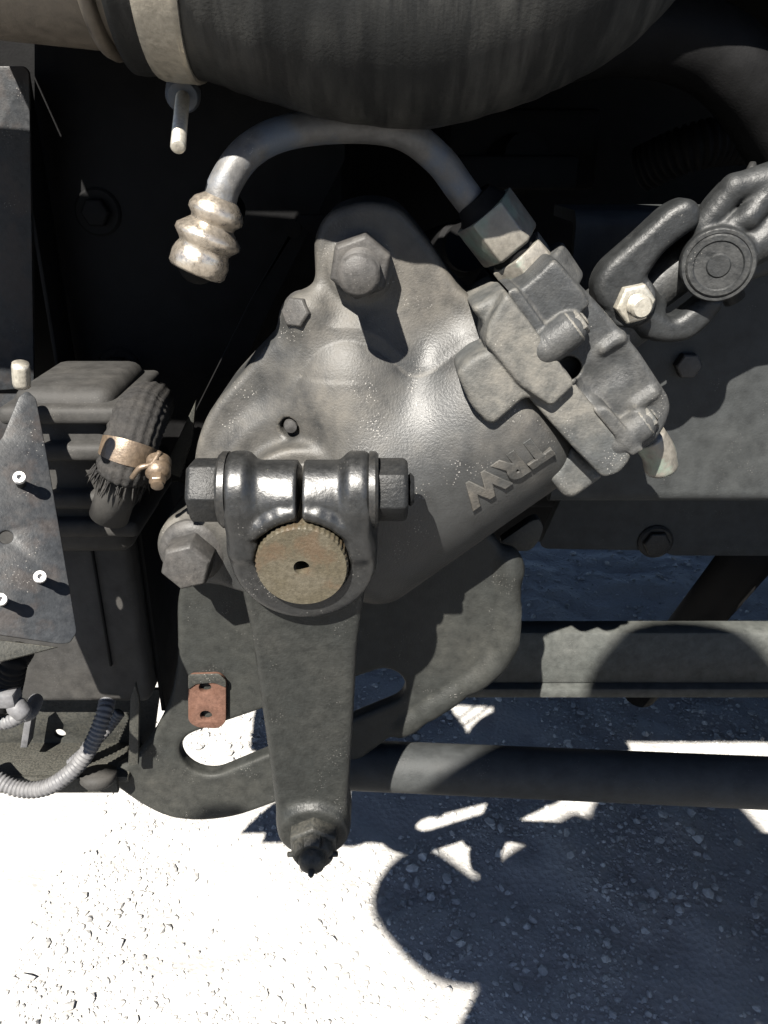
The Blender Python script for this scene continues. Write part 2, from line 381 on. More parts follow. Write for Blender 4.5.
def caps(a, b, r1, r2=None):
    a, b = Vector(a), Vector(b); r2 = r1 if r2 is None else r2; e = b-a; L2 = e.dot(e)
    def fn(X, Y, Z):
        t = np.clip(((X-a.x)*e.x+(Y-a.y)*e.y+(Z-a.z)*e.z)/L2, 0, 1)
        return np.sqrt((X-a.x-t*e.x)**2+(Y-a.y-t*e.y)**2+(Z-a.z-t*e.z)**2)-(r1+(r2-r1)*t)
    return (fn, *bb([a, b], max(r1, r2)))
def cyl(a, b, r, rd=0.002):
    a, b = Vector(a), Vector(b); L = (b-a).length; e = (b-a)/L
    def fn(X, Y, Z):
        h = (X-a.x)*e.x+(Y-a.y)*e.y+(Z-a.z)*e.z
        q = np.sqrt(np.maximum((X-a.x)**2+(Y-a.y)**2+(Z-a.z)**2-h*h, 0))
        dx = q-(r-rd); dy = np.abs(h-L/2)-(L/2-rd)
        return np.minimum(np.maximum(dx, dy), 0)+np.sqrt(np.maximum(dx, 0)**2+np.maximum(dy, 0)**2)-rd
    return (fn, *bb([a, b], r))
def obox(c, ax, half, rd=0.003):
    c = Vector(c)
    def fn(X, Y, Z):
        q = [np.abs((X-c.x)*x.x+(Y-c.y)*x.y+(Z-c.z)*x.z)-(h-rd) for x, h in zip(ax, half)]
        return np.minimum(np.maximum(np.maximum(q[0], q[1]), q[2]), 0)+np.sqrt(sum(np.maximum(k, 0)**2 for k in q))-rd
    return (fn, *bb([c], Vector(half).length))
def prism(poly, y0, y1, rd=0.003, holes=(), taper=0.0):
    """poly: world (x, z) points, extruded along depth"""
    pl = np.array([(p[0], p[1]) for p in poly])
    def poly2(X, Z, pl):
        d = np.full(np.broadcast(X, Z).shape, 1e9); sgn = np.ones(d.shape)
        m = len(pl)
        for i in range(m):
            a = pl[i]; b = pl[i-1]; ex, ez = b-a; wx = X-a[0]; wz = Z-a[1]
            t = np.clip((wx*ex+wz*ez)/(ex*ex+ez*ez+1e-18), 0, 1)
            d = np.minimum(d, (wx-ex*t)**2+(wz-ez*t)**2)
            c1 = Z >= a[1]; c2 = Z < b[1]; c3 = ex*wz > ez*wx
            al = (c1 & c2 & c3) | (~c1 & ~c2 & ~c3); sgn = np.where(al, -sgn, sgn)
        return sgn*np.sqrt(d)
    def fn(X, Y, Z):
        d2 = poly2(X[:, 0, :], Z[0, :, :], pl)[:, None, :]
        for h in holes: d2 = np.maximum(d2, -poly2(X[:, 0, :], Z[0, :, :], np.array(h))[:, None, :])
        dx = d2+rd; dy = np.abs(Y-(y0+y1)/2)-(abs(y1-y0)/2-rd)
        return np.minimum(np.maximum(dx, dy), 0)+np.sqrt(np.maximum(dx, 0)**2+np.maximum(dy, 0)**2)-rd
    lo = (pl[:, 0].min(), min(y0, y1), pl[:, 1].min()); hi = (pl[:, 0].max(), max(y0, y1), pl[:, 1].max())
    return (fn, np.array(lo), np.array(hi))
def pxz(pts, Y): return [(P(x, y, Y).x, P(x, y, Y).z) for x, y in pts]
YV = Vector((0, 1, 0)); XV = Vector((1, 0, 0)); ZV = Vector((0, 0, 1))
# ------------------------------------------------------------------ ground
def ground():
    def axis(lo, hi, step, far):
        a = list(np.arange(lo, hi, step)); s = step; up = [a[-1]]
        while up[-1] < far: s *= 1.35; up.append(up[-1]+s)
        s = step; dn = [a[0]]
        while dn[-1] > -far: s *= 1.35; dn.append(dn[-1]-s)
        return np.array(dn[:0:-1]+a+up[1:])
    xs = axis(-0.8, 1.3, 0.011, 160); ys = axis(0.0, 1.9, 0.011, 160)
    nx, ny = len(xs), len(ys); V = []
    for y in ys:
        for x in xs:
            near = 1.0 if (-1.5 < x < 2 and -0.8 < y < 3) else 0.0
            z = 0.0
            if near:
                p = Vector((x, y, 0))
                rut = 0.020*math.exp(-((x-0.22-0.12*math.sin(y*2.2))/0.07)**2)+0.016*math.exp(-((x-0.42-0.05*math.sin(y*3))/0.05)**2)
                z = 0.012*noise.noise(p*4)+0.007*noise.noise(p*15)+0.0025*noise.noise(p*42)+0.0012*noise.noise(p*90)+rut*0.5
            V.append((x, y, z))
    Fc = [(j*nx+i, j*nx+i+1, (j+1)*nx+i+1, (j+1)*nx+i) for j in range(ny-1) for i in range(nx-1)]
    m, n, b = new_mat('gravel_ground'); tc = n.nodes.new('ShaderNodeNewGeometry'); co = tc.outputs['Position']
    c = mixc(n, ramp(n, nz(n, co, 7, 6, 0.6), 0.3, 0.7), (0.158, 0.154, 0.148), (0.192, 0.187, 0.179))
    v = n.nodes.new('ShaderNodeTexVoronoi'); v.inputs['Scale'].default_value = 120; n.links.new(co, v.inputs['Vector'])
    c = mixc(n, mul(n, ramp(n, v.outputs['Color'], 0.2, 0.9), 0.45), c, (0.18, 0.175, 0.167))
    c = mixc(n, mul(n, ramp(n, nz(n, co, 230, 4, 0.7), 0.50, 0.68), 0.5), c, (0.105, 0.102, 0.098))
    n.links.new(c, b.inputs['Base Color']); b.inputs['Roughness'].default_value = 0.9; b.inputs['Specular IOR Level'].default_value = 0.2
    bu = n.nodes.new('ShaderNodeBump'); bu.inputs['Strength'].default_value = 0.40; bu.inputs['Distance'].default_value = 0.004
    hs = n.nodes.new('ShaderNodeMath'); hs.operation = 'ADD'; n.links.new(v.outputs['Distance'], hs.inputs[0]); n.links.new(nz(n, co, 90, 5, 0.7), hs.inputs[1])
    n.links.new(hs.outputs[0], bu.inputs['Height']); n.links.new(bu.outputs[0], b.inputs['Normal'])
    o = bpy.data.objects.new('ground', mesh(V, Fc)); COL.objects.link(o); o.data.materials.append(m)
    o.data.polygons.foreach_set('use_smooth', np.full(len(o.data.polygons), True))
    tag(o, 'pale crushed gravel ground under the truck', kind='structure')
    # loose stones: nobody could count them
    ico = bmesh.new(); bmesh.ops.create_icosphere(ico, subdivisions=1, radius=1); iv = np.array([v.co[:] for v in ico.verts])
    it = np.array([[v.index for v in f.verts] for f in ico.faces]); ico.free()
    vs = []; fs = []; k = 0; N = 46000
    for i in range(N):
        if i < N*0.75: x = random.uniform(-0.5, 0.95); y = random.uniform(0.12, 1.1)
        else: x = random.uniform(-0.7, 1.3); y = random.uniform(0.9, 1.9)
        p = Vector((x, y, 0))
        if noise.noise(p*6+Vector((3, 1, 0))) < random.uniform(-0.5, 0.25) : continue
        r = min(0.0075, 0.00095*math.exp(abs(random.gauss(0, 0.72))))
        z = 0.012*noise.noise(p*4)+0.007*noise.noise(p*15)+0.0025*noise.noise(p*42)
        z += 0.5*(0.020*math.exp(-((x-0.22-0.12*math.sin(y*2.2))/0.07)**2)+0.016*math.exp(-((x-0.42-0.05*math.sin(y*3))/0.05)**2))
        q = iv*(1+np.random.uniform(-0.28, 0.28, (12 if len(iv) == 12 else len(iv), 1)))*np.array([random.uniform(.8, 1.5), random.uniform(.7, 1.2), random.uniform(.5, .9)])*r
        a = random.uniform(0, 6.28); ca, sa = math.cos(a), math.sin(a)
        q = np.stack([q[:, 0]*ca-q[:, 1]*sa, q[:, 0]*sa+q[:, 1]*ca, q[:, 2]], 1)+np.array([x, y, z+r*0.25])
        vs.append(q); fs.append(it+k); k += len(iv)
    m2, n, b = new_mat('loose_stone'); g = n.nodes.new('ShaderNodeNewGeometry')
    c = mixc(n, g.outputs['Random Per Island'], (0.115, 0.113, 0.11), (0.235, 0.228, 0.217)); n.links.new(c, b.inputs['Base Color']); b.inputs['Roughness'].default_value = 0.85
    me = mesh(np.concatenate(vs), np.concatenate(fs).tolist()); o = bpy.data.objects.new('gravel_stones', me); COL.objects.link(o); me.materials.append(m2)
    tag(o, 'loose grey gravel stones scattered over the ground', 'gravel', kind='stuff')
ground()

# ------------------------------------------------------------------ frame rail, axle beam, drag link
def channel(name, x0, x1, y, ztop, zbot, depth, t, mat, parent):
    """C-section rail along X, web facing the camera at depth y"""
    r = 0.010; pr = []
    for cz, cy, a0 in ((zbot+r, y+r, 270), (ztop-r, y+r, 180)):
        pass
    out = [(y+depth, zbot)]
    for k in range(7): a = R(270-15*k); out.append((y+r+r*math.cos(a), zbot+r+r*math.sin(a)))
    for k in range(7): a = R(180-15*k); out.append((y+r+r*math.cos(a), ztop-r+r*math.sin(a)))
    out.append((y+depth, ztop)); ri = r-t*0.7; inn = [(y+depth, ztop-t)]
    for k in range(7): a = R(90+15*k); inn.append((y+t+ri+ri*math.cos(a), ztop-t-ri+ri*math.sin(a)))
    for k in range(7): a = R(180+15*k); inn.append((y+t+ri+ri*math.cos(a), zbot+t+ri+ri*math.sin(a)))
    inn.append((y+depth, zbot+t)); pr = out+inn; n = len(pr)
    V = [(x0, a, b) for a, b in pr]+[(x1, a, b) for a, b in pr]
    Fc = [(i, (i+1) % n, n+(i+1) % n, n+i) for i in range(n)]+[tuple(range(n)), tuple(range(2*n-1, n-1, -1))]
    me = mesh(V, Fc); fixn(me); return mk(name, me, mat, parent, True, 40)
rail = thing('frame_rail', 'long grey black steel frame rail running right behind the steering gear', 'frame rail', P(768, 505, .088))
zb = P(700, 505, .088).z
channel('rail_web', P(560, 400, .088).x, 2.2, .088, zb+0.19, zb, 0.07, 0.007, 'rail', rail)
for px, py in ((686, 364),):
    c = P(px, py, .088); mk('rail_bolt', hexm(c+Vector((0, .001, 0)), -YV, .0085, .008), 'bolt', rail, True, 30)
sb = thing('crossmember', 'dark crossmember plate hanging under the frame rail', 'crossmember', P(650, 550, .23))
plate('crossmember_plate', [(566, 488), (775, 488), (900, 488), (900, 556), (672, 556), (662, 551), (545, 549), (540, 545)], .215, .012, 'rail', sb, corner=.006)
c = P(655, 541, .215); mk('bolt', hexm(c+Vector((0, .002, 0)), -YV, .012, .010), 'boltblk', sb, True, 30)
mk('bolt_washer', lathe([(.0155, 0), (.0155, .003), (.0135, .0045)], c+Vector((0, .001, 0)), -YV, 28), 'boltblk', sb, True, 30)
c = P(720, 590, .40)
db = mk('diagonal_strut', tube([P(790, 505, .30), P(640, 690, .62)], .028, 20), 'black'); db.name = 'strut'
tag(db, 'dark round strut slanting down behind the crossmember at far right', 'strut')
tab = plate('mounting_tab', [(499, 543), (531, 521), (539, 519), (544, 527), (540, 540), (531, 551), (512, 552)], .085, .010, 'plate', None, corner=.004)
tag(tab, 'small sunlit steel tab below the gear housing beside the bracket edge', 'tab')

beam = thing('axle_beam', 'wide flat axle beam with a lower lip running right behind the bracket', 'axle beam', P(640, 690, .17))
a = P(450, 633, .17); b_ = P(450, 684, .17); c_ = P(450, 697, .165)
mk('beam_web', box((0.95, .17+.011, (a.z+b_.z)/2), (0.95-a.x, .011, (a.z-b_.z)/2), bev=.003), 'beam', beam, True, 40)
mk('beam_lip', box((0.95, .165+.017, (b_.z+c_.z)/2-.0005), (0.95-a.x+.001, .019, (b_.z-c_.z)/2), bev=.003), 'beam', beam, True, 40)

dl = thing('drag_link', 'round grey drag link tube leading right from behind the pitman arm tip', 'drag link', P(330, 770, .045))
p0, p1 = P(352, 765, .055), P(768, 783, .030); e = (p1-p0).normalized()
mk('link_tube', tube(resample([p0, p0+e*1.6], .02), .0185, 36), 'rail', dl, True, 40)
mk('ball_socket', lathe([(.004, -.018), (.014, -.015), (.021, -.006), (.021, .010), (.018, .018), (.006, .020)], P(322, 777, .045), YV, 32), 'arm', dl, True, 50)
mk('link_neck', tube([P(322, 775, .052), p0+e*.01], .015, 24), 'arm', dl)

# ------------------------------------------------------------------ bracket with the long oval slot
YB = .044
bk = thing('mounting_bracket', 'dusty black bracket plate with long oval slot behind the pitman arm', 'bracket', P(300, 810, YB))
out = [(500, 545), (511, 566), (511, 630), (504, 655), (484, 678), (440, 705), (400, 732), (352, 768), (280, 803), (235, 819), (200, 823), (168, 820), (140, 806), (101, 778),
       (132, 762), (155, 733), (170, 700), (177, 660), (176, 600), (200, 520), (300, 470), (440, 480)]
o2 = rounded(pxz(out, YB), .012, 4)
ca, cb = P(208, 754, YB), P(384, 688, YB); r = .0205; r2 = .0150; e = (cb-ca).normalized(); ang = math.atan2(e.z, e.x)
slot = [(ca.x+r*math.cos(ang+R(90+180*k/14)), ca.z+r*math.sin(ang+R(90+180*k/14))) for k in range(15)]+[(cb.x+r2*math.cos(ang+R(-90+180*k/14)), cb.z+r2*math.sin(ang+R(-90+180*k/14))) for k in range(15)]
xs = [p[0] for p in o2]; zs = [p[1] for p in o2]
f = Field((min(xs)-.006, YB-.012, min(zs)-.006), (max(xs)+.006, YB+.026, max(zs)+.006), .0012)
f.put(prism(o2, YB, YB+.013, .0045))
rim = [Vector((x, YB+.006, z)) for x, z in o2]
zlim = P(400, 556, YB).z; xlim = P(395, 700, YB).x
for a, b in zip(rim, rim[1:]+rim[:1]):
    if (a-b).length > 1e-5 and max(a.z, b.z) < zlim and min(a.x, b.x) > xlim: f.put(caps(a, b, .0075), .006)
f.put(prism(slot, YB-.02, YB+.04, .001), .004, 's')
mk('bracket_plate', f.mesh(), 'plate', bk)
tg = plate('rust_tag', [(188, 676), (219, 675), (226, 682), (226, 722), (219, 729), (197, 728), (188, 722)], YB-.005, .0045, 'rust', bk, holes=[(205, 688, .0042), (206, 716, .0042)], corner=.004)
tg['label'] = 'small rust brown tag with two holes'
plate('tag_edge', [(188, 675), (219, 674), (226, 681), (226, 688), (214, 683), (196, 684), (188, 690)], YB-.0062, .0011, 'plate', tg, corner=.002)
# ------------------------------------------------------------------ steering gear
gear = thing('steering_gear', 'dusty black cast iron power steering gearbox with raised lettering', 'steering gear', P(400, 600, .05))
YA = .045                                     # depth of the bore's axis
TILT = R(6.0)
SH = P(302, 565, -.066)                       # centre of the sector shaft's end face
def AN(a, n, Y=YA):                           # gear coordinates in picture units: along the bore, across it
    return P(.8*a+.6*n, -.6*a+.8*n, Y)
A0, A1 = AN(0, 622), AN(294, 622)
e1 = (A1-A0).normalized(); e2 = Vector((e1.z, 0, -e1.x)); UN = (A1-A0).length/294      # e2 points down-right, across the bore
def GP(a, n, y): return A0+e1*(a*UN)+e2*((n-622)*UN)+Vector((0, y-YA, 0))
Rb = .0610
AX = (e1, e2, YV)
lo = (P(180, 500, .03).x-.02, -.045, P(400, 640, .05).z-.02); hi = (P(690, 400, .05).x+.02, .125, P(400, 190, .05).z+.03)
f = Field(lo, hi, .0014)
body = [(193, 500), (193, 452), (207, 412), (236, 380), (276, 338), (304, 318), (316, 296), (313, 238), (326, 212), (362, 200), (398, 205), (428, 240), (463, 294), (520, 330), (480, 520), (380, 590), (300, 610), (225, 590)]
f.put(prism(rounded(pxz(body, .018), .012, 4), .018, .095, .0045))
c = P(305, 505, .015)
f.put(cyl((SH.x, .012, SH.z), (SH.x, .10, SH.z), .060, .006), .010)
f.put(cyl(GP(-70, 622, YA), GP(205, 622, YA), Rb, .02), .016)
f.put(ball(P(345, 364, .030), .026, (1.1, .75, 1)), .022)                     # dome above the shaft
f.put(caps(P(322, 404, .026), P(300, 414, .030), .012), .020)
f.put(caps(P(352, 385, .022), P(372, 470, .010), .022), .030)
f.put(cyl(P(360, 272, .020)+YV*.05, P(360, 268, .016), .0175, .002), .003)     # boss under the upper nut
f.put(cyl((SH.x-.006, .03, SH.z+.003), (SH.x-.006, -.004, SH.z+.003), .036, .004), .006)   # seal collar
f.put(cyl((SH.x, .03, SH.z), (SH.x, -.012, SH.z), .029, .003), .003)
f.put(cyl(P(196, 549, .030)+YV*.05, P(196, 549, .019), .024, .005), .018)     # ear for the lower bolt
f.put(caps(P(305, 313, .02), P(302, 313, .028), .011), .012)                   # lug of the little bolt
f.put(ball(P(291, 427, .010), .0060), .002, 's')
hs = mk('housing', f.mesh(), 'cast', gear)
def rp(pts, Y, r=.003, n=3): return rounded(pxz(pts, Y), r, n)
def tri(px, py, Y): return P(px, py, Y)
# mating flange with its bolt bosses
fo = [(507, 292), (534, 328), (577, 386), (633, 453), (630, 462), (620, 474), (603, 479), (590, 465), (573, 448), (547, 419), (518, 386), (499, 362), (488, 353), (484, 344), (487, 327)]
f = Field((P(445, 500, .0).x, -.036, P(500, 510, .0).z-.012), (P(655, 400, .02).x, .092, P(500, 280, .02).z+.012), .0009)
f.put(prism(rp(fo, -.018, .003), -.018, .086, .0025))
f.put(prism(rp([(488, 326), (507, 292), (534, 328), (576, 385), (552, 408), (519, 386), (500, 362), (485, 345)], -.0245, .003), -.0245, .02, .0025), .0015)
f.put(prism(rp([(456, 372), (474, 356), (503, 346), (536, 400), (525, 399), (495, 425), (487, 424), (471, 407)], -.0215, .004, 4), -.0215, .03, .0035), .0015)
f.put(prism(rp([(573, 447), (606, 478), (575, 500), (565, 499), (549, 480)], -.004, .004, 4), -.004, .05, .005), .0015)
f.put(prism(rp([(470, 308), (505, 290), (507, 330), (488, 330)], -.012, .004, 4), -.012, .05, .004), .002)
mk('mating_flange', f.mesh(), 'castgrey', gear)
# valve housing
f = Field((P(490, 500, .0).x, -.036, P(600, 480, .0).z-.012), (P(700, 400, .02).x, .092, P(560, 235, .02).z+.03), .0009)
vo = [(506, 292), (524, 284), (554, 257), (600, 305), (640, 352), (670, 398), (672, 410), (666, 428), (655, 444), (634, 456), (575, 388), (532, 330)]
f.put(prism(rp(vo, -.010, .004, 4), -.010, .080, .0035))
f.put(prism(rp([(505, 292), (517, 287), (543, 323), (586, 381), (645, 450), (632, 457), (574, 388), (531, 330)], -.0195, .0015, 2), -.0195, .084, .0015), .001)
f.put(prism(rp([(516, 291), (527, 284), (555, 258), (583, 290), (592, 305), (572, 322), (548, 333), (538, 322)], -.017, .003), -.017, .05, .0025), .002)      # port boss
f.put(cyl(P(548, 300, .026), P(526, 268, .026), .0225, .002), .002)
def al(px, py, Y, L): q_ = P(px, py, Y); return q_, q_+e1*L
LUG = ((556, 340, -.0175, .0095), (626, 434, -.010, .010))
for px, py, Y, L in LUG:                       # bolt lugs along the bore
    a_, b_ = al(px, py, Y, L); f.put(caps(a_-e1*.006, b_-e1*.002, .0092), .002); f.put(cyl(a_-e1*.004, b_, .0092, .0010), .001)
for px, py, Y, L, r_ in ((604, 349, -.009, .009, .0040), (636, 404, -.009, .010, .0040)):
    a_, b_ = al(px, py, Y, L); f.put(caps(a_, b_, r_), .0025)
f.put(ball(P(622, 372, -.020), .0125), .004, 's')                              # hollow face between the ribs
f.put(ball(P(600, 385, -.020), .0120), .004, 's')
f.put(cyl(P(569, 368, -.022), P(569, 368, .006), .0060, .001), .0008, 's')      # spot face under the upper bolt
f.put(cyl(GP(285, 622, YA), GP(325, 622, YA), .022, .004), .004)
mk('valve_housing', f.mesh(), 'castdark', gear)
for px, py, Y, L in LUG:
    b0 = al(px, py, Y, L)[1]
    q = mk('cover_bolt', hexm(b0+e1*.0015, e1, .0072, .0050, rot=.3), 'castgrey', gear, True, 30)
    mk('bolt_washer', lathe([(.0088, -.001), (.0088, .0015), (.0080, .0022)], b0, e1, 24), 'castgrey', q, True, 30)
    mk('bolt_tip', screw(b0+e1*.006, e1, .0038, .0015), 'castgrey', q, True, 40)
fin = mk('rear_lug', tube(spline([P(648, 436, .03), P(658, 452, .032), P(660, 462, .033), P(662, 472, .034)], 6), [.010]*16+[.0095, .0085, .0055], 20), 'hex', gear)
# input shaft
mk('input_shaft', lathe([(.0135, 0), (.0135, .05)], GP(320, 622, YA), e1, 28), 'forge', gear, True, 40)
# sector shaft with its serrated rim
def ser(j, t): return 1+(0.018*math.cos(t*48) if 0 < j < 3 else 0)
ss = mk('sector_shaft', lathe([(.0228, .050), (.0228, 0.0), (.0228, -.0012), (.0222, -.0024), (.0040, -.0024), (.0040, .010), (.0002, .012)], SH, Vector((0, math.cos(TILT), math.sin(TILT))), 192, ser), 'shaft', gear, True, 40)
# big fasteners
c = P(361, 264, .016)
nt_ = mk('mounting_nut', hexm(c, -YV, .0165, .016, rot=.35), 'bolt', gear, True, 30)
mk('stud_end', screw(c-YV*.014, -YV, .0102, .030, .0019, 32), 'bolt', nt_, True, 50)
c = P(194, 550, .018)
b1 = mk('mounting_bolt', hexm(c-YV*.006, -YV, .0155, .018, rot=.25), 'bolt', gear, True, 30)
mk('bolt_flange', lathe([(.0205, 0), (.0205, .003), (.0190, .0052), (.0155, .0072)], c+YV*.001, -YV, 40), 'bolt', b1, True, 30)
c = P(303, 314, .018)
b2 = mk('cover_bolt', hexm(c, Vector((-.45, -1, .3)), .0085, .010), 'bolt', gear, True, 30)
mk('bolt_washer', lathe([(.0125, -.002), (.0125, .0015), (.011, .003)], c, Vector((-.45, -1, .3)), 28), 'bolt', b2, True, 30)
c = P(291, 426, .009)
b3 = mk('grease_plug', lathe([(.0042, -.006), (.0042, .000), (.0034, .002), (.0014, .0026)], c, -YV, 20), 'bolt', gear, True, 40)
# raised lettering wrapped round the bore
def wrap(me, org_a, org_th, h0):
    """mesh in text plane (x along bore, y up) -> onto the bore's skin"""
    for v in me.vertices:
        x, y, z = v.co; th = org_th-y/Rb; rr = Rb+h0+z
        v.co = A0+e1*(org_a+x)+e2*(rr*math.sin(th))-YV*(rr*math.cos(th))
def letters(s, size, ext):
    cu = bpy.data.curves.new('t', 'FONT'); cu.body = s; cu.size = size; cu.extrude = ext; cu.bevel_depth = .0006; cu.space_character = 1.15
    cu.offset = .0009
    o = bpy.data.objects.new('t', cu); COL.objects.link(o); dg = bpy.context.evaluated_depsgraph_get(); dg.update()
    me = bpy.data.meshes.new_from_object(o.evaluated_get(dg), depsgraph=dg); bpy.data.objects.remove(o); return me
def on_bore(px, py):                          # bore length and angle of the skin point that shows at px, py
    best = None
    for a in np.arange(0, 190, 1.0):
        for th in np.arange(-.6, 1.5, .01):
            q_ = proj(A0+e1*(a*UN)+e2*(Rb*math.sin(th))-YV*(Rb*math.cos(th))); d_ = (q_[0]-px)**2+(q_[1]-py)**2
            if best is None or d_ < best[0]: best = (d_, a*UN, th)
    return best[1], best[2]
a0_, th0 = on_bore(472, 510); a1_, th1 = on_bore(553, 454)      # the letters stand upside down: their tops run along this line
me = letters('TRW', .0210, .0009); xm_ = max(v.co.x for v in me.vertices); ym_ = max(v.co.y for v in me.vertices)
k_ = (a1_-a0_)/xm_
for v in me.vertices:
    x, y, z = v.co; x = xm_-x; y = ym_-y; f_ = y/ym_; th = th0+(th1-th0)*x/xm_-y/Rb; rr = Rb+z+.0003-.0011*f_*f_
    v.co = A0+e1*(a0_+x*k_)+e2*(rr*math.sin(th))-YV*(rr*math.cos(th))
fixn(me)
lt = mk('raised_lettering', me, 'castplain', gear, True, 40); lt['label'] = 'worn raised cast letters TRW, upside down'
# ------------------------------------------------------------------ pitman arm (tilted with the sector shaft, face a little downwards)
arm = thing('pitman_arm', 'black pitman arm clamped on brown shaft end, hanging down to a capped stud', 'pitman arm', SH)
RT = Matrix.Rotation(TILT, 3, 'X'); RI = RT.inverted()
def PA(px, py, y):                             # point of the untilted arm that shows at px, py at arm depth y
    n = RT @ YV; o = SH+n*(y-SH.y); q = PP(px, py, o, n); return SH+RI @ (q-SH)
YF = -.063; YK = -.026                         # front and back of the hub
f = Field((P(205, 500, -.06).x, -.092, SH.z-.050), (P(395, 500, -.06).x, -.012, SH.z+.085), .0010)
zc = PA(301, 503, -.060)                        # axis of the pinch bolt
xl, xr = PA(222, 490, -.06).x, PA(371, 490, -.06).x
f.put(cyl((SH.x, YF, SH.z), (SH.x, YK, SH.z), .0372, .005))
f.put(obox(((xl+xr)/2, (YF+YK)/2+.002, (zc.z+SH.z)/2), (XV, YV, ZV), ((xr-xl)/2-.003, (YK-YF)/2-.002, (zc.z-SH.z)/2+.002), .006), .008)
yb = YF+.0165
f.put(cyl((xl+.004, yb, zc.z), (xr-.004, yb, zc.z), .0150, .003), .006)
for xa, xb in ((xl, xl+.0135), (xr-.0135, xr)):     # collars at the outer ends
    f.put(cyl((xa, yb, zc.z), (xb, yb, zc.z), .0195, .0045), .004)
    f.put(obox(((xa+xb)/2, yb-.004, (zc.z+SH.z)/2), (XV, YV, ZV), (.0065, .0155, (zc.z-SH.z)/2), .005), .005)
f.put(obox(((xl+xr)/2, YF-.002, zc.z-.0178), (XV, YV, ZV), (.0205, .0080, .0042), .004), .005, 's')      # hollow under the bolt bosses
for s in (-1, 1):                               # raised arcs above the shaft
    pts = [Vector((SH.x+s*.0282*math.sin(t), YF-.0005, SH.z+.0282*math.cos(t))) for t in (.10, .32, .54, .76, .92)]
    for a, b in zip(pts, pts[1:]): f.put(caps(a, b, .0030), .003)
f.put(obox((SH.x, (YF+YK)/2, SH.z+.052), (XV, YV, ZV), (.0015, .05, .036), .0005), .001, 's')            # slit
f.put(cyl((SH.x, YF-.02, SH.z), (SH.x, .01, SH.z), .0236, .0005), .001, 's')
mk('clamp_hub', f.mesh(), 'gloss', arm)
shp = [(240, 585), (366, 585), (361, 620), (357, 650), (352, 740), (348, 800), (348, 836), (340, 850), (325, 860), (306, 860), (290, 852), (279, 836), (274, 800), (266, 740), (253, 650), (249, 625)]
p3 = [PA(x, y, -.052) for x, y in shp]
zlo = min(p.z for p in p3)
f = Field((p3[0].x-.012, -.090, zlo-.012), (p3[1].x+.012, -.012, SH.z-.004), .0011)
f.put(prism(rounded([(p.x, p.z) for p in p3], .007, 3), -.053, -.026, .0045))
c0 = PA(313, 834, -.058)
f.put(cyl((c0.x, -.030, c0.z), (c0.x, -.0585, c0.z), .0225, .003), .006)
f.put(cyl((SH.x, YF-.02, SH.z), (SH.x, .01, SH.z), .034, .0005), .001, 's')
mk('shank', f.mesh(), 'arm', arm)
bh = mk('pinch_bolt_head', hexm((xl-.003, yb, zc.z), -XV, .0165, .0155, rot=.2), 'boltblk', arm, True, 30)
mk('pinch_washer', lathe([(.0192, 0), (.0192, .003), (.0178, .0045)], (xl+.001, yb, zc.z), -XV, 40), 'gloss', bh, True, 30)
nh = mk('pinch_nut', hexm((xr+.003, yb, zc.z), XV, .0160, .0150, rot=.1), 'boltblk', arm, True, 30)
mk('pinch_washer', lathe([(.0192, 0), (.0192, .003), (.0178, .0045)], (xr-.001, yb, zc.z), XV, 40), 'gloss', nh, True, 30)
mk('bolt_tip', screw((xr+.017, yb, zc.z), XV, .0085, .003), 'boltblk', nh, True, 40)
t0 = Vector((c0.x+.001, -.0585, c0.z))
cn = mk('castle_nut', hexm(t0+YV*.002, -YV, .0165, .012, rot=.52), 'arm', arm, True, 30)
mk('nut_crown', lathe([(.0128, 0), (.0128, .006), (.0112, .008)], t0-YV*.009, -YV, 48, lambda j, t: 1-(.14 if math.cos(t*6) > .75 else 0)), 'arm', cn, True, 40)
mk('stud_tip', lathe([(.0085, 0), (.0085, .006), (.0074, .009), (.0040, .0115), (.0022, .012), (.0018, .0150), (.0006, .0165)], t0-YV*.014, -YV, 28), 'arm', cn, True, 40)
mk('cotter_pin', tube(spline([t0-YV*.013+XV*-.0155-ZV*.002, t0-YV*.0145+XV*-.006+ZV*.001, t0-YV*.0145+XV*.006, t0-YV*.012+XV*.0150-ZV*.003], 5), .0017, 10), 'arm', cn)
arm.rotation_euler.x = TILT
# ------------------------------------------------------------------ charge air hose, its clamp and pipe
YH = -.011
ah = thing('charge_air_hose', 'wide ribbed black rubber hose sweeping across the top', 'hose', P(350, 120, YH))
r_h = .060
def above(px, py, nx, ny, Y, r):              # centre of a tube of radius r whose lower outline shows at px, py
    k = r/S(px, py-100, Y); m = math.hypot(nx, ny); return P(px+nx/m*k, py+ny/m*k, Y)
cen = spline([above(132, 52, 0, -1, YH, r_h), above(170, 56, 0, -1, YH, r_h), above(212, 64, .10, -1, YH, r_h), above(300, 95, .16, -1, YH, r_h), above(390, 111, .02, -1, YH, r_h), above(470, 105, -.2, -1, YH, r_h), above(560, 75, -.42, -1, YH, r_h), above(622, 43, -.62, -1, YH+.01, r_h), above(668, 2, -.75, -1, YH+.02, r_h), above(720, -60, -.9, -1, YH+.03, r_h)], 14)
def ribs(k, a, s): return 1+.006*math.sin(s*2*math.pi/.011)*0.5+.004*math.sin(s*2*math.pi/.031+a)+(0.010 if s < .014 else 0)
mk('hose_body', tube(resample(cen, .0022), r_h, 72, ribs), 'rubber', ah)
def band(name, k0, L, r, mat, par):
    p = resample(cen, .002); i0 = int(k0/.002); q = p[i0:i0+int(L/.002)+1]
    n = len(q); rr = [r-(.0006 if i in (0, n-1) else 0) for i in range(n)]
    return mk(name, tube(q, rr, 72), mat, par, True, 50)
bd = band('clamp_band', .0135, .0215, r_h+.0022, 'steel', ah)
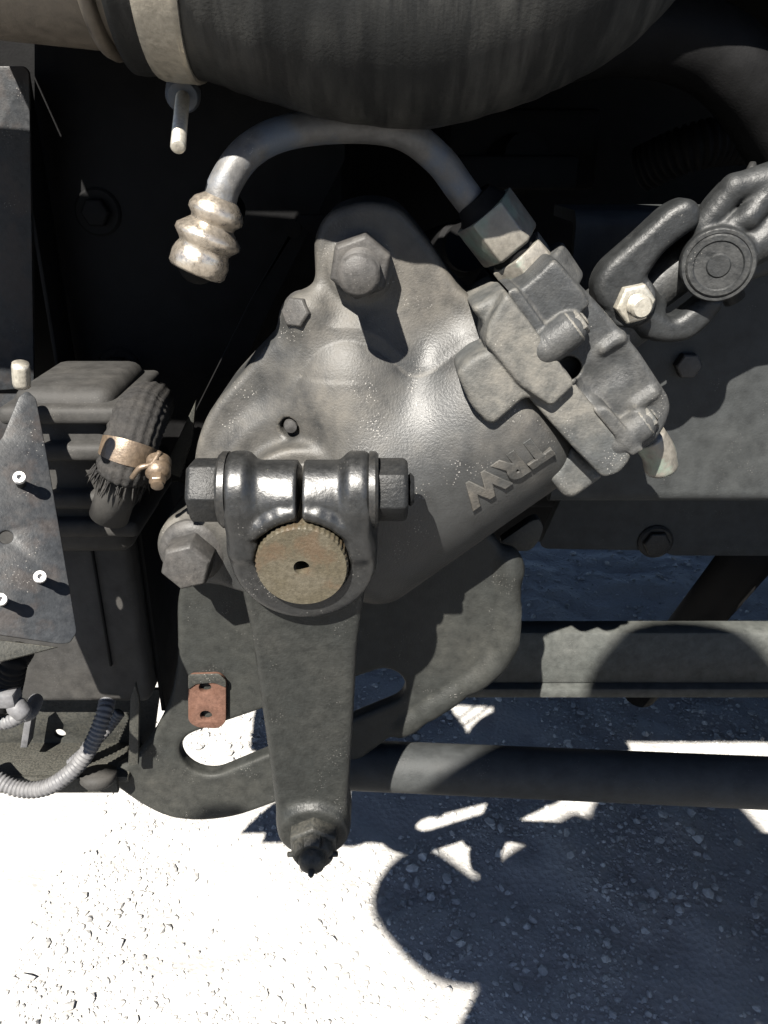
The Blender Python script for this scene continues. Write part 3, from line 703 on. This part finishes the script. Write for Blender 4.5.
bd['label'] = 'flat beige steel clamp band'
pp = thing('air_pipe', 'dull beige metal air pipe entering the hose at top left', 'pipe', P(60, 30, YH))
e = (cen[1]-cen[0]).normalized(); pl = [cen[0]-e*x for x in np.arange(.60, -.012, -.004)]
mk('pipe_tube', tube(pl, .0525, 64), 'pipe', pp)
mk('pipe_bead', tube([cen[0]-e*x for x in (.0125, .0115, .009, .0065, .0055)], [.053, .0555, .0565, .0555, .053], 64), 'pipe', pp)
# ------------------------------------------------------------------ bent steel line
ln = thing('hydraulic_line', 'bent blue grey steel hydraulic line with beige bellows end and hex fitting', 'hydraulic line', P(350, 150, .0))
pt = [(219, 205, -.012), (226, 182, -.010), (248, 152, -.004), (285, 133, .002), (345, 126, .008), (400, 132, .010), (437, 158, .014), (460, 188, .018), (484, 220, .022)]
tp = resample(spline([P(*q) for q in pt], 12), .002)
mk('line_tube', tube(tp, .0078, 28), 'tube', ln)
b0 = P(222, 196, -.011); b1_ = P(196, 272, -.014); ax = (b1_-b0); L = ax.length; ax = ax/L
prof = [(.0080, 0), (.0095, .03), (.0135, .12), (.0150, .20), (.0150, .26), (.0125, .32), (.0120, .36), (.0150, .43), (.0180, .50), (.0182, .56), (.0150, .64), (.0138, .68), (.0150, .74), (.0160, .82), (.0158, .96), (.0145, 1.0)]
cl = mk('bellows_collar', lathe([(a_*.88, h_*L) for a_, h_ in prof], b0, ax, 40), 'collar', ln, True, 60)
cl['label'] = 'beige plated bellows collar'
mk('rubber_end', tube(spline([b1_-ax*.008, b1_+Vector((-.001, .012, .003)), b1_+Vector((-.004, .06, .012)), b1_+Vector((-.008, .15, .02))], 6), .0100, 20), 'dark', ln)
h0 = P(483, 210, .0200); h1 = P(512, 248, .0215); h2 = P(533, 277, .0225); ax = (h2-h0).normalized()
hx = mk('union_nut', hexm(h0, ax, .0172, (h1-h0).length, .06, rot=.62), 'hex', ln, True, 30)
mk('nut_neck', lathe([(.0098, -.006), (.0125, .0), (.0150, .003)], h0-ax*.002, ax, 28), 'black', hx, True, 40)
ad = mk('port_adapter', hexm(h1+ax*.003, ax, .0165, (h2-h1).length*1.0, .08, rot=.28), 'hex', ln, True, 30)
mk('adapter_neck', lathe([(.013, -.004), (.013, .004)], h1, ax, 28), 'black', ad, True, 40)

# ------------------------------------------------------------------ steering shaft universal joint
uj = thing('universal_joint', 'black forged universal joint of the steering shaft at right', 'universal joint', P(660, 330, .03))
YU = .030
def q(px, py, dy=0): return P(px, py, YU+dy)
vx = (q(716, 262, -.02)-q(716, 262, 0)).normalized(); vx = (vx+Vector((.10, 0, -.12))).normalized()
f = Field((P(585, 300, YU).x, YU-.05, P(600, 360, YU).z), (P(800, 300, YU+.02).x, YU+.05, P(700, 160, YU).z), .0010)
f.put(cyl(q(610, 290, .004), q(644, 318, .012), .0165, .003))
yo = lambda pts: rounded(pxz(pts, YU-.008), .006, 4)
f.put(prism(yo([(593, 288), (603, 266), (638, 236), (670, 206), (690, 197), (702, 205), (701, 226), (686, 236), (664, 253), (646, 280), (640, 300), (616, 315), (600, 309)]), YU-.010, YU+.012, .0055), .002)
f.put(prism(yo([(622, 324), (640, 302), (662, 310), (675, 321), (690, 310), (714, 291), (730, 302), (712, 326), (693, 342), (666, 345), (644, 340)]), YU-.008, YU+.012, .0055), .002)
f.put(cyl(q(628, 300, .012), q(628, 300, -.008), .0145, .002), .002)
mk('clamp_yoke', f.mesh(), 'forge', uj)
f = Field((P(640, 300, YU).x, YU-.06, P(700, 340, YU).z), (P(830, 300, YU+.02).x, YU+.05, P(700, 110, YU).z), .0010)
cc = q(716, 262, -.004)
f.put(cyl(cc-vx*.004, cc+vx*.014, .0188, .002))
yw = lambda pts: rounded(pxz(pts, YU-.004), .004, 4)
f.put(prism(yw([(698, 230), (714, 202), (734, 180), (752, 175), (775, 172), (830, 156), (830, 268), (790, 274), (768, 278), (745, 286), (716, 268), (702, 248)]), YU-.001, YU+.016, .004))
f.put(caps(q(704, 226, -.002), q(734, 188, -.003), .0070, .0070), .002)
f.put(caps(q(734, 188, -.003), q(775, 180, -.003), .0070, .0100), .002)
f.put(caps(q(712, 236, -.004), q(748, 218, -.008), .0060, .0065), .002)
f.put(caps(q(748, 218, -.008), q(772, 188, -.005), .0065, .0080), .002)
f.put(caps(q(735, 258, -.006), q(800, 215, -.004), .0095, .0125), .003)
mk('shaft_yoke', f.mesh(), 'forge', uj)
mk('cross_pin', tube([q(692, 219, .01), q(735, 300, .01)], .0060, 20), 'boltblk', uj)
c = cc+vx*.014
cp = mk('bearing_cap', lathe([(.0158, -.004), (.0158, .0012), (.0150, .0020), (.0126, .0020), (.0118, .0012), (.0062, .0012), (.0054, .0020), (.0010, .0020)], c, vx, 44), 'forge', uj, True, 30)
mk('cap_ring', lathe([(.0178, -.003), (.0178, .0006), (.0162, .0006), (.0162, -.003)], c, vx, 44), 'forge', cp, True, 30)
ax = Vector((.16, -1, -.06)).normalized()
c = q(628, 300, -.002)-YV*.001
pn = mk('pinch_nut', hexm(c+ax*.002, ax, .0112, .0085, rot=.2), 'steelw', uj, True, 30); pn['label'] = 'bright zinc flange nut and stud'
mk('nut_washer', lathe([(.0138, 0), (.0138, .0018), (.0122, .003)], c, ax, 32), 'steelw', pn, True, 30)
mk('stud_end', screw(c+ax*.009, ax, .0062, .008), 'steelw', pn, True, 40)
sax = (q(790, 185)-q(625, 318)).normalized()
mk('shaft_bar', tube([q(790, 200, .005), q(790, 200, .005)+sax*.5], .016, 24), 'forge', uj)
# ------------------------------------------------------------------ plated stud under the hose
st = thing('threaded_stud', 'short pale zinc stud sticking out below the clamp band', 'stud', P(182, 95, .03))
s0, s1 = P(183, 94, .024), P(178, 147, -.030); ax = (s1-s0).normalized()
mk('stud_shank', screw(s0, ax, .0034, (s1-s0).length, .0011, 20), 'steelw', st, True, 50)
mk('stud_collar', lathe([(.0085, -.006), (.0085, .002), (.0070, .004), (.0055, .004)], s0, ax, 28), 'tube', st, True, 40)
# ------------------------------------------------------------------ left side: radiator support, bracket, hoses
pn = thing('radiator_side_panel', 'tall folded grey steel panel edge at far left', 'panel', P(10, 395, .14))
plate('panel_face', [(-140, 66), (24, 66), (29, 72), (31, 200), (34, 388), (-140, 400)], .14, .003, 'rustedge', pn, corner=.002)
mk('panel_return', box((P(33, 230, .14).x, .158, (P(30, 66, .14).z+P(30, 390, .14).z)/2), (.0015, .016, (P(30, 66, .14).z-P(30, 390, .14).z)/2), bev=.0008), 'black', pn, True, 40)
sup = thing('radiator_support', 'large dark support panel between the side panel and the hose', 'support panel', P(120, 480, .13))
plate('support_sheet', [(34, -60), (345, -60), (345, 160), (260, 330), (190, 480), (34, 500)], .176, .008, 'black', sup)
for px, py in ((98, 212), (119, 368)):
    c = P(px, py, .176); b = mk('bolt', hexm(c+YV*.001, -YV, .010, .009), 'black', sup, True, 30)
    mk('bolt_washer', lathe([(.016, 0), (.016, .002), (.0145, .003)], c+YV*.001, -YV, 28), 'black', b, True, 30)
br = thing('diagonal_brace', 'dark diagonal brace strip leaning beside the gear housing', 'brace', P(185, 480, .10))
plate('brace_strip', [(186, 470), (205, 470), (330, 250), (330, 215), (300, 215), (250, 300), (180, 440)], .115, .006, 'black', br, holes=[(293, 229, .0045)])
plate('brace_flange', [(160, 470), (172, 452), (196, 400), (192, 440), (180, 478)], .09, .004, 'plate', br)

tb = thing('slotted_bracket', 'scuffed blue grey steel bracket with white tipped rivets at left edge', 'bracket', P(40, 640, -.06))
TO = P(40, 540, -.025); TN = Vector((-.36, .76, -.54)).normalized()
plate_on('bracket_sheet', [(-90, 500), (-40, 470), (2, 438), (19, 396), (27, 390), (36, 398), (46, 450), (58, 520), (70, 590), (77, 632), (70, 643), (60, 644), (-90, 622)], TO, TN, .004, 'rustedge', tb, holes=[(6, 537, .0036)], corner=.002)
plate_on('bracket_fold', [(-90, 634), (0, 640), (58, 647), (0, 662), (-90, 690)], TO+TN*.006, TN, .010, 'plate', tb)
for px, py in ((21, 484), (41, 580), (3, 602)):
    c = PP(px, py, TO, TN); rv = mk('rivet', lathe([(.0026, 0), (.0026, .016)], c+TN*.001, -TN, 16), 'boltblk', tb, True, 40)
    mk('rivet_tip', lathe([(.0032, 0), (.0034, .002), (.0030, .0042), (.0014, .0042), (.0012, .002)], c-TN*.0135, -TN, 18), 'white', rv, True, 40)
nn = mk('spacer_nut', lathe([(.0040, 0), (.0042, .002), (.0042, .010), (.0038, .012)], P(22, 386, -.045), Vector((.2, -.2, 1)), 18), 'steelw')
tag(nn, 'tiny bright metal spacer above the slotted bracket tip', 'spacer')
bp = plate('back_plate', [(-140, 395), (20, 395), (20, 470), (-140, 500)], .07, .004, 'rustedge'); tag(bp, 'dull pinkish plate behind the slotted bracket tip', 'plate')

# ribbed tank and box
tk = thing('cooler_tank', 'ribbed grey black cooler end tank behind the slotted bracket', 'tank', P(80, 560, .05))
xa, xb = P(20, 450, .03).x, P(142, 450, .03).x; zt, zbm = P(70, 392, .03).z, P(70, 560, .03).z
mk('tank_wall', box(((xa+xb)/2-.01, .075, (zt+zbm)/2), ((xb-xa)/2-.006, .04, (zt-zbm)/2), bev=.010, seg=4), 'boxgrey', tk, True, 40)
for py in (415, 452, 500, 528):
    z = P(70, py, .03).z; mk('tank_rib', box(((xa+xb)/2-.008, .072, z), ((xb-xa)/2, .046, .0055), bev=.004, seg=3), 'boxgrey', tk, True, 40)
bx = thing('battery_style_box', 'flat sided dusty black box below the cooler tank', 'box', P(90, 700, .03)); bx.name = 'black_box'
x0, x1 = P(-30, 600, .045).x, P(136, 600, .045).x; z0, z1 = P(80, 506, .045).z, P(80, 704, .045).z
mk('box_shell', box(((x0+x1)/2, .045+.04, (z0+z1)/2), ((x1-x0)/2, .04, (z0-z1)/2), bev=.006, seg=3), 'boxgrey', bx, True, 40)
mk('box_seam', box((P(101, 600, .045).x, .0445, P(100, 590, .045).z), (.0008, .0018, (P(100, 512, .045).z-P(100, 668, .045).z)/2), bev=.0005), 'black', bx, True, 40)
lid = mk('box_edge', box((x1+.003, .100, (z0+z1)/2-.006), (.0016, .04, (z0-z1)/2+.012), bev=.0008), 'black', bx, True, 40)
plate('side_strap', [(130, 700), (135, 684), (139, 700), (138, 765), (128, 766)], .03, .004, 'plate', bx)

# shelf under the box
shf = thing('lower_shelf', 'pierced grey steel shelf bracket under the black box', 'shelf', P(60, 790, .0))
plate('shelf_face', [(-140, 690), (160, 690), (150, 764), (60, 776), (-140, 780)], .075, .004, 'plate', shf, holes=[(60, 734, .0042)])
mk('shelf_lip', box(((P(-140, 778, .04).x+P(128, 770, .04).x)/2, .058, P(60, 778, .04).z), ((P(128, 770, .04).x-P(-140, 778, .04).x)/2, .020, .003), bev=.0015), 'plate', shf, True, 40)
mk('shelf_edge', box(((P(-140, 778, .04).x+P(118, 770, .04).x)/2, .036, P(60, 784, .036).z), ((P(118, 770, .04).x-P(-140, 778, .04).x)/2, .002, .007), bev=.001), 'plate', shf, True, 40)
plate('shelf_gusset', [(24, 722), (32, 716), (27, 748), (20, 748)], .05, .012, 'loom', shf)
cp = mk('rubber_bump', lathe([(.013, 0), (.0125, .006), (.009, .010), (.003, .012)], P(98, 772, .03), Vector((0, -.3, -1)), 28), 'boxgrey'); tag(cp, 'rounded grey rubber buffer under the shelf corner', 'buffer')
# corrugated looms
lm = mk('wiring_loom', corrugated(spline([P(108, 698, .05), P(104, 714, .038), P(93, 742, .028), P(75, 768, .022), P(48, 787, .018), P(20, 789, .018), P(-6, 778, .02), P(-40, 760, .02)], 12), .0055, .0030, .16), 'loom')
tag(lm, 'pale grey corrugated wiring loom looping under the black box', 'wiring loom')
l2 = mk('wiring_loom', corrugated(spline([P(120, 712, .06), P(108, 728, .056), P(92, 745, .05), P(70, 765, .045)], 10), .0040, .0026, .16), 'loom')
tag(l2, 'thin straight corrugated loom behind the looping one', 'wiring loom')
l3 = mk('wiring_loom', corrugated(spline([P(22, 650, -.03), P(14, 664, -.04), P(10, 684, -.04), P(4, 700, -.04), P(-20, 712, -.04)], 10), .0070, .003, .14), 'black')
tag(l3, 'thick black corrugated loom under the slotted bracket', 'wiring loom')
l4 = mk('wiring_loom', corrugated(spline([P(-12, 722, -.04), P(6, 722, -.04), P(20, 716, -.04), P(30, 712, -.03), P(36, 700, -.0)], 10), .0042, .0024, .14), 'loom')
tag(l4, 'short pale corrugated loom at the left picture edge', 'wiring loom')
cn = thing('wire_connector', 'pale grey plastic wire connector at the left edge', 'connector', P(8, 695, -.045))
mk('connector_body', box(P(8, 696, -.046), (.006, .006, .005), bev=.002), 'loom', cn, True, 40)
mk('connector_boot', lathe([(.0045, 0), (.0058, .003), (.0052, .010), (.003, .012)], P(12, 702, -.046), Vector((.6, -.2, -.6)), 18), 'loom', cn, True, 50)
# braided hose with worm clamp
bh = thing('braided_hose', 'dark woven sleeve hose with frayed end and yellowed clamp', 'hose', P(118, 490, .0))
bp_ = resample(spline([P(152, 402, .13), P(150, 404, .10), P(147, 408, .065), P(141, 416, .034), P(133, 438, .018), P(125, 466, .012), P(118, 488, .014)], 12), .0012)
def weave(k, a, s):
    return 1+.06*math.sin(a*9+s*620)*math.sin(a*9-s*620)
mk('woven_sleeve', tube(bp_[:-9], .0150, 72, weave), 'braid', bh)
n = len(bp_); ci = n-25
kb = mk('clamp_band', tube(bp_[ci:ci+9], .0161, 40), 'brass', bh, True, 50)
wc = P(158, 474, -.010)
ax = (P(157, 492, -.022)-P(159, 462, -.002)).normalized()
mk('worm_screw', hexm(wc, ax, .0046, .007), 'brass', kb, True, 30)
mk('worm_barrel', lathe([(.0045, -.012), (.0068, -.010), (.0068, -.006), (.0058, -.005), (.0068, -.004), (.0068, .0), (.0052, .002), (.0034, .003), (.0034, .009), (.0018, .0095)], wc, ax, 28), 'brass', kb, True, 40)
mk('band_tail', tube(spline([P(132, 478, -.010), P(140, 468, -.012), P(152, 464, -.010), P(160, 452, -.004)], 6), .0016, 8), 'brass', kb)
bm_v = []; fr = []
me_v = []; me_f = []
for i in range(70):
    a = random.uniform(0, 6.28); e_ = (bp_[-1]-bp_[-8]).normalized(); _, x_, y_ = frame(e_)
    o = bp_[-11]+(x_*math.cos(a)+y_*math.sin(a))*random.uniform(.0122, .0156)
    d = (e_*random.uniform(.007, .017)+(x_*math.cos(a)+y_*math.sin(a))*random.uniform(-.001, .005)); s_ = d.cross(Vector((random.random(), random.random(), random.random()))).normalized()*.0006
    t_ = d.cross(s_).normalized()*.0006; k = len(me_v)
    me_v += [o+s_, o-s_, o+t_, o+d*.6+s_*1.1, o+d*.6-s_, o+d*.6+t_, o+d]; me_f += [(k, k+1, k+4, k+3), (k+1, k+2, k+5, k+4), (k+2, k, k+3, k+5), (k+3, k+4, k+6), (k+4, k+5, k+6), (k+5, k+3, k+6)]
fz = mk('frayed_threads', mesh(me_v, me_f), 'braid', bh); fz['kind'] = 'stuff'
mk('inner_pipe', tube([bp_[-14], bp_[-1], bp_[-1]+(bp_[-1]-bp_[-14]).normalized()*.022], .0115, 28), 'boxgrey', bh)
# ------------------------------------------------------------------ the truck behind: engine, far rail, floor
en = thing('engine', 'dark engine mass filling the bay behind the steering gear', 'engine', (0.5, .8, .62))
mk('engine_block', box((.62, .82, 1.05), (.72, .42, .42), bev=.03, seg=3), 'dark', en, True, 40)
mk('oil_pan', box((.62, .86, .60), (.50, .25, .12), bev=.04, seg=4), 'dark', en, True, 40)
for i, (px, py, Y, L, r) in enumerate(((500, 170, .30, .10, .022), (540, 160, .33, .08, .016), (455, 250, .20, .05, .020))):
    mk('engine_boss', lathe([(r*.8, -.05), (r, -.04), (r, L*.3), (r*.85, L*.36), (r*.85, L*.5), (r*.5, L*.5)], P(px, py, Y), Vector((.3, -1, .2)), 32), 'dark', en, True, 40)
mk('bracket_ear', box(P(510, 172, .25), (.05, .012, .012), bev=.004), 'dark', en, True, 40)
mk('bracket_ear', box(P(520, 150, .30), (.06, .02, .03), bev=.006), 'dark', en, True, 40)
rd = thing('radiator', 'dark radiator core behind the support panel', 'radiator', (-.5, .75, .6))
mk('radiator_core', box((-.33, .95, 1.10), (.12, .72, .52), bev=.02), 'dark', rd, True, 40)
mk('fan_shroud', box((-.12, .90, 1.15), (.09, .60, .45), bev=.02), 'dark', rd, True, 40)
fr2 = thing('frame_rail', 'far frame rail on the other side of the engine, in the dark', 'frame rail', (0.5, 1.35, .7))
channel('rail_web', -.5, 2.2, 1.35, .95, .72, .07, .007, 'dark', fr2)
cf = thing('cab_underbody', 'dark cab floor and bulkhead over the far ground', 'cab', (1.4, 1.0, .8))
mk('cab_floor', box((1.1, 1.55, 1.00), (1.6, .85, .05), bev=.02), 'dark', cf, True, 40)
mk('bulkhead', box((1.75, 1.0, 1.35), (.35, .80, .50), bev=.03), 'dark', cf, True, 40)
ac = thing('added_air_cleaner', 'unseen air cleaner box added above the hose to shade the engine bay', 'air cleaner', (.45, .2, 1.2))  # out of view, added so its shadow keeps the bay dark
mk('added_cleaner_shell', box((.42, .27, 1.29), (.670, .22, .19), bev=.012, seg=3), 'dark', ac, True, 40)
mk('added_cleaner_seam', box((.42, .27, 1.30), (.670, .225, .012), bev=.004), 'dark', ac, True, 40)
# dim hoses on the right
h1_ = mk('coolant_hose', tube(spline([P(520, 45, .10), P(620, 30, .12), P(700, 45, .12), P(750, 85, .12), P(790, 150, .13)], 10), .024, 28), 'dark')
tag(h1_, 'dim thick black hose curving down at the upper right', 'hose')
h2_ = mk('corrugated_hose', corrugated(spline([P(640, 170, .24), P(690, 148, .22), P(740, 140, .22), P(820, 142, .22)], 10), .016, .005, .12, 24), 'dark')
tag(h2_, 'dim corrugated black hose above the universal joint', 'hose')
zz = mk('cable_end', lathe([(.0015, 0), (.003, .004), (.0045, .008), (.0045, .014), (.003, .018)], P(753, 162, .05), Vector((-.1, -.2, -1)), 18), 'boltblk'); tag(zz, 'small grey cable end above the universal joint', 'cable end')
bl = plate('blue_clip', [(742, 118), (752, 95), (766, 106), (772, 118)], .16, .006, 'blue'); tag(bl, 'small blue plastic clip at the upper right edge', 'clip')

# ------------------------------------------------------------------ unseen truck parts added to block sky and bounce light: steer tyre, cab side, tilted hood
ty = thing('added_steer_tyre', 'unseen black front tyre added at right to block bounced light', 'tyre', (1.05, -.02, 0))  # outside the frame, added to cut ground bounce from the right
prof = [(.30, -.10), (.40, -.135), (.47, -.14), (.505, -.12), (.515, -.09), (.515, .09), (.505, .12), (.47, .14), (.40, .135), (.30, .10)]
mk('added_tyre_carcass', lathe(prof, (1.05, -.02, .513), YV, 64), 'rubber', ty, True, 40)
mk('added_wheel_rim', lathe([(.29, -.11), (.30, -.10), (.29, -.06), (.14, -.03), (.13, -.08), (.02, -.09), (.02, .09), (.29, .09)], (1.05, -.02, .513), YV, 48), 'pipe', ty, True, 30)
for k in range(24):
    t_ = 2*math.pi*k/24; q_ = Vector((1.05+.517*math.cos(t_), -.02, .513+.517*math.sin(t_)))
    if q_.z > .03: mk('added_tread_block', box(q_, (.006, .08, .05), (Vector((math.cos(t_), 0, math.sin(t_))), YV, Vector((-math.sin(t_), 0, math.cos(t_)))), .003), 'rubber', ty, True, 40)
cb_ = thing('added_truck_cab', 'unseen dark cab side with door, added to block sky and bounced light', 'cab', (2.4, .1, .7))  # outside the frame, added to hold off sky and bounce at right
mk('added_cab_side', box((2.55, 1.0, 1.75), (.85, 1.15, 1.05), bev=.08, seg=4), 'rail', cb_, True, 40)
mk('added_cab_door', box((2.55, -.16, 1.75), (.50, .012, .85), bev=.01), 'rail', cb_, True, 40)
mk('added_cab_step', box((2.4, -.10, .55), (.45, .12, .03), bev=.01), 'plate', cb_, True, 40)
hd = thing('added_tilted_hood', 'unseen dark tilted hood, added to block sky and bounced light', 'hood', (-1.2, 1.0, .3))  # outside the frame, added to hold off sky and bounce at left
hax = (Vector((.5, 0, .866)), YV, Vector((-.866, 0, .5)))
mk('added_hood_shell', box((-1.15, 1.0, 1.05), (.95, 1.05, .05), hax, .04, 4), 'rail', hd, True, 40)
mk('added_hood_fender', box((-1.35, .03, .95), (.70, .05, .28), hax, .04, 4), 'rail', hd, True, 40)

# ------------------------------------------------------------------ the photographer, behind the camera, whose shadow lies on the beam and the ground
def person():
    J = {'pel': (-.15, -.88, .95), 'spine': (-.14, -.87, 1.12), 'chest': (-.15, -.83, 1.34), 'neck': (-.11, -.77, 1.44), 'chin': (-.08, -.74, 1.475), 'head': (-.07, -.73, 1.53), 'top': (-.07, -.74, 1.59),
         'shl': (-.33, -.81, 1.335), 'ell': (-.41, -.68, 1.315), 'wrl': (-.11, -.49, .945), 'hal': (-.06, -.455, .935),
         'trl': (-.21, -.80, 1.50), 'shr': (.04, -.81, 1.53), 'elr': (.18, -.74, 1.15), 'wrr': (.10, -.49, 1.01), 'har': (.06, -.455, .98),
         'hipl': (-.28, -.88, .88), 'knl': (-.30, -.86, .48), 'anl': (-.31, -.92, .09), 'tol': (-.33, -.76, .035),
         'hipr': (-.08, -.88, .88), 'knr': (-.05, -.86, .48), 'anr': (-.03, -.92, .09), 'tor': (-.01, -.76, .035)}
    rad = {'pel': (.19, .13), 'spine': (.19, .13), 'chest': (.175, .13), 'neck': (.06, .06), 'chin': (.075, .085), 'head': (.09, .10), 'top': (.075, .08),
           'shl': (.075, .075), 'ell': (.065, .065), 'wrl': (.038, .034), 'hal': (.04, .022), 'trl': (.08, .08), 'shr': (.10, .10), 'elr': (.085, .085), 'wrr': (.038, .034), 'har': (.04, .022),
           'hipl': (.10, .10), 'knl': (.07, .07), 'anl': (.05, .05), 'tol': (.045, .035), 'hipr': (.10, .10), 'knr': (.07, .07), 'anr': (.05, .05), 'tor': (.045, .035)}
    E = [('pel', 'spine'), ('spine', 'chest'), ('chest', 'neck'), ('neck', 'chin'), ('chin', 'head'), ('head', 'top'), ('chest', 'trl'), ('trl', 'shl'), ('shl', 'ell'), ('ell', 'wrl'), ('wrl', 'hal'), ('chest', 'shr'), ('shr', 'elr'), ('elr', 'wrr'), ('wrr', 'har'),
         ('pel', 'hipl'), ('hipl', 'knl'), ('knl', 'anl'), ('anl', 'tol'), ('pel', 'hipr'), ('hipr', 'knr'), ('knr', 'anr'), ('anr', 'tor')]
    names = list(J); ix = {k: i for i, k in enumerate(names)}
    V = [J[k] for k in names]; Ed = [(ix[a], ix[b]) for a, b in E]; rr = [rad[k] for k in names]
    for hand, s in (('hal', 1), ('har', -1)):     # four fingers and a thumb round the phone
        h = Vector(J[hand])
        for k in range(5):
            b = h+Vector((s*.012, .006 if k < 4 else -.004, .028-.019*k if k < 4 else .03)); m_ = b+Vector((s*.028, .008, 0.0)); t_ = b+Vector((s*(.05-.004*abs(k-1)), -.002, .0))
            i0 = len(V); V += [tuple(b), tuple(m_), tuple(t_)]; rr += [(.010, .010), (.009, .009), (.0075, .0075)]
            Ed += [(ix[hand], i0), (i0, i0+1), (i0+1, i0+2)]
    me = bpy.data.meshes.new('person'); me.from_pydata(V, Ed, []); me.update()
    o = bpy.data.objects.new('person', me); COL.objects.link(o)
    sk = o.modifiers.new('skin', 'SKIN'); sk.use_smooth_shade = True
    for i, r in enumerate(rr): me.skin_vertices[0].data[i].radius = r
    me.skin_vertices[0].data[0].use_root = True
    sb_ = o.modifiers.new('sub', 'SUBSURF'); sb_.levels = 2; sb_.render_levels = 2
    m, n, b = new_mat('blue_work_clothes'); tc = n.nodes.new('ShaderNodeNewGeometry'); sx = n.nodes.new('ShaderNodeSeparateXYZ'); n.links.new(tc.outputs['Position'], sx.inputs[0])
    c = mixc(n, ramp(n, sx.outputs[2], .985, .99), (0.03, 0.035, 0.06), (0.05, 0.06, 0.09)); c = mixc(n, ramp(n, mul(n, sx.outputs[2], 1.0/2, 'MULTIPLY'), 1.45/2, 1.455/2), c, (0.42, 0.26, 0.19))
    n.links.new(c, b.inputs['Base Color']); b.inputs['Roughness'].default_value = .8; me.materials.append(m)
    tag(o, 'person in dark work clothes holding up a phone, seen only as a shadow', 'person')
    hc = Vector(J['head'])
    hr = mk('hair', lathe([(.06, -.03), (.092, -.01), (.094, .03), (.082, .06), (.05, .085), (.01, .095)], hc+Vector((0, -.012, .01)), ZV, 28), 'black', o)
    fz_ = mk('nose', lathe([(.016, 0), (.012, .014), (.004, .022)], hc+Vector((0, .088, -.03)), Vector((0, 1, -.3)), 16), 'rust', o)
    for s in (-1, 1):
        mk('eye', lathe([(.012, 0), (.008, .006), (.002, .009)], hc+Vector((s*.032, .083, .0)), YV, 14), 'white', o)
        mk('ear', lathe([(.012, -.006), (.026, 0), (.018, .006)], hc+Vector((s*.09, 0, -.02)), Vector((s, .3, 0)), 16), 'rust', o)
    mk('mouth', lathe([(.020, 0), (.014, .006), (.004, .008)], hc+Vector((0, .074, -.075)), YV, 16), 'rust', o)
    ph = thing('phone', 'black phone held up by the person behind the camera', 'phone', (0, -.43, .93))
    mk('phone_body', box((0.0, -.4335, .975), (.038, .004, .075), bev=.003), 'gloss', ph, True, 40)
    mk('phone_screen', box((0.0, -.4378, .975), (.035, .0006, .068), bev=0), 'gloss', ph, False)
person()
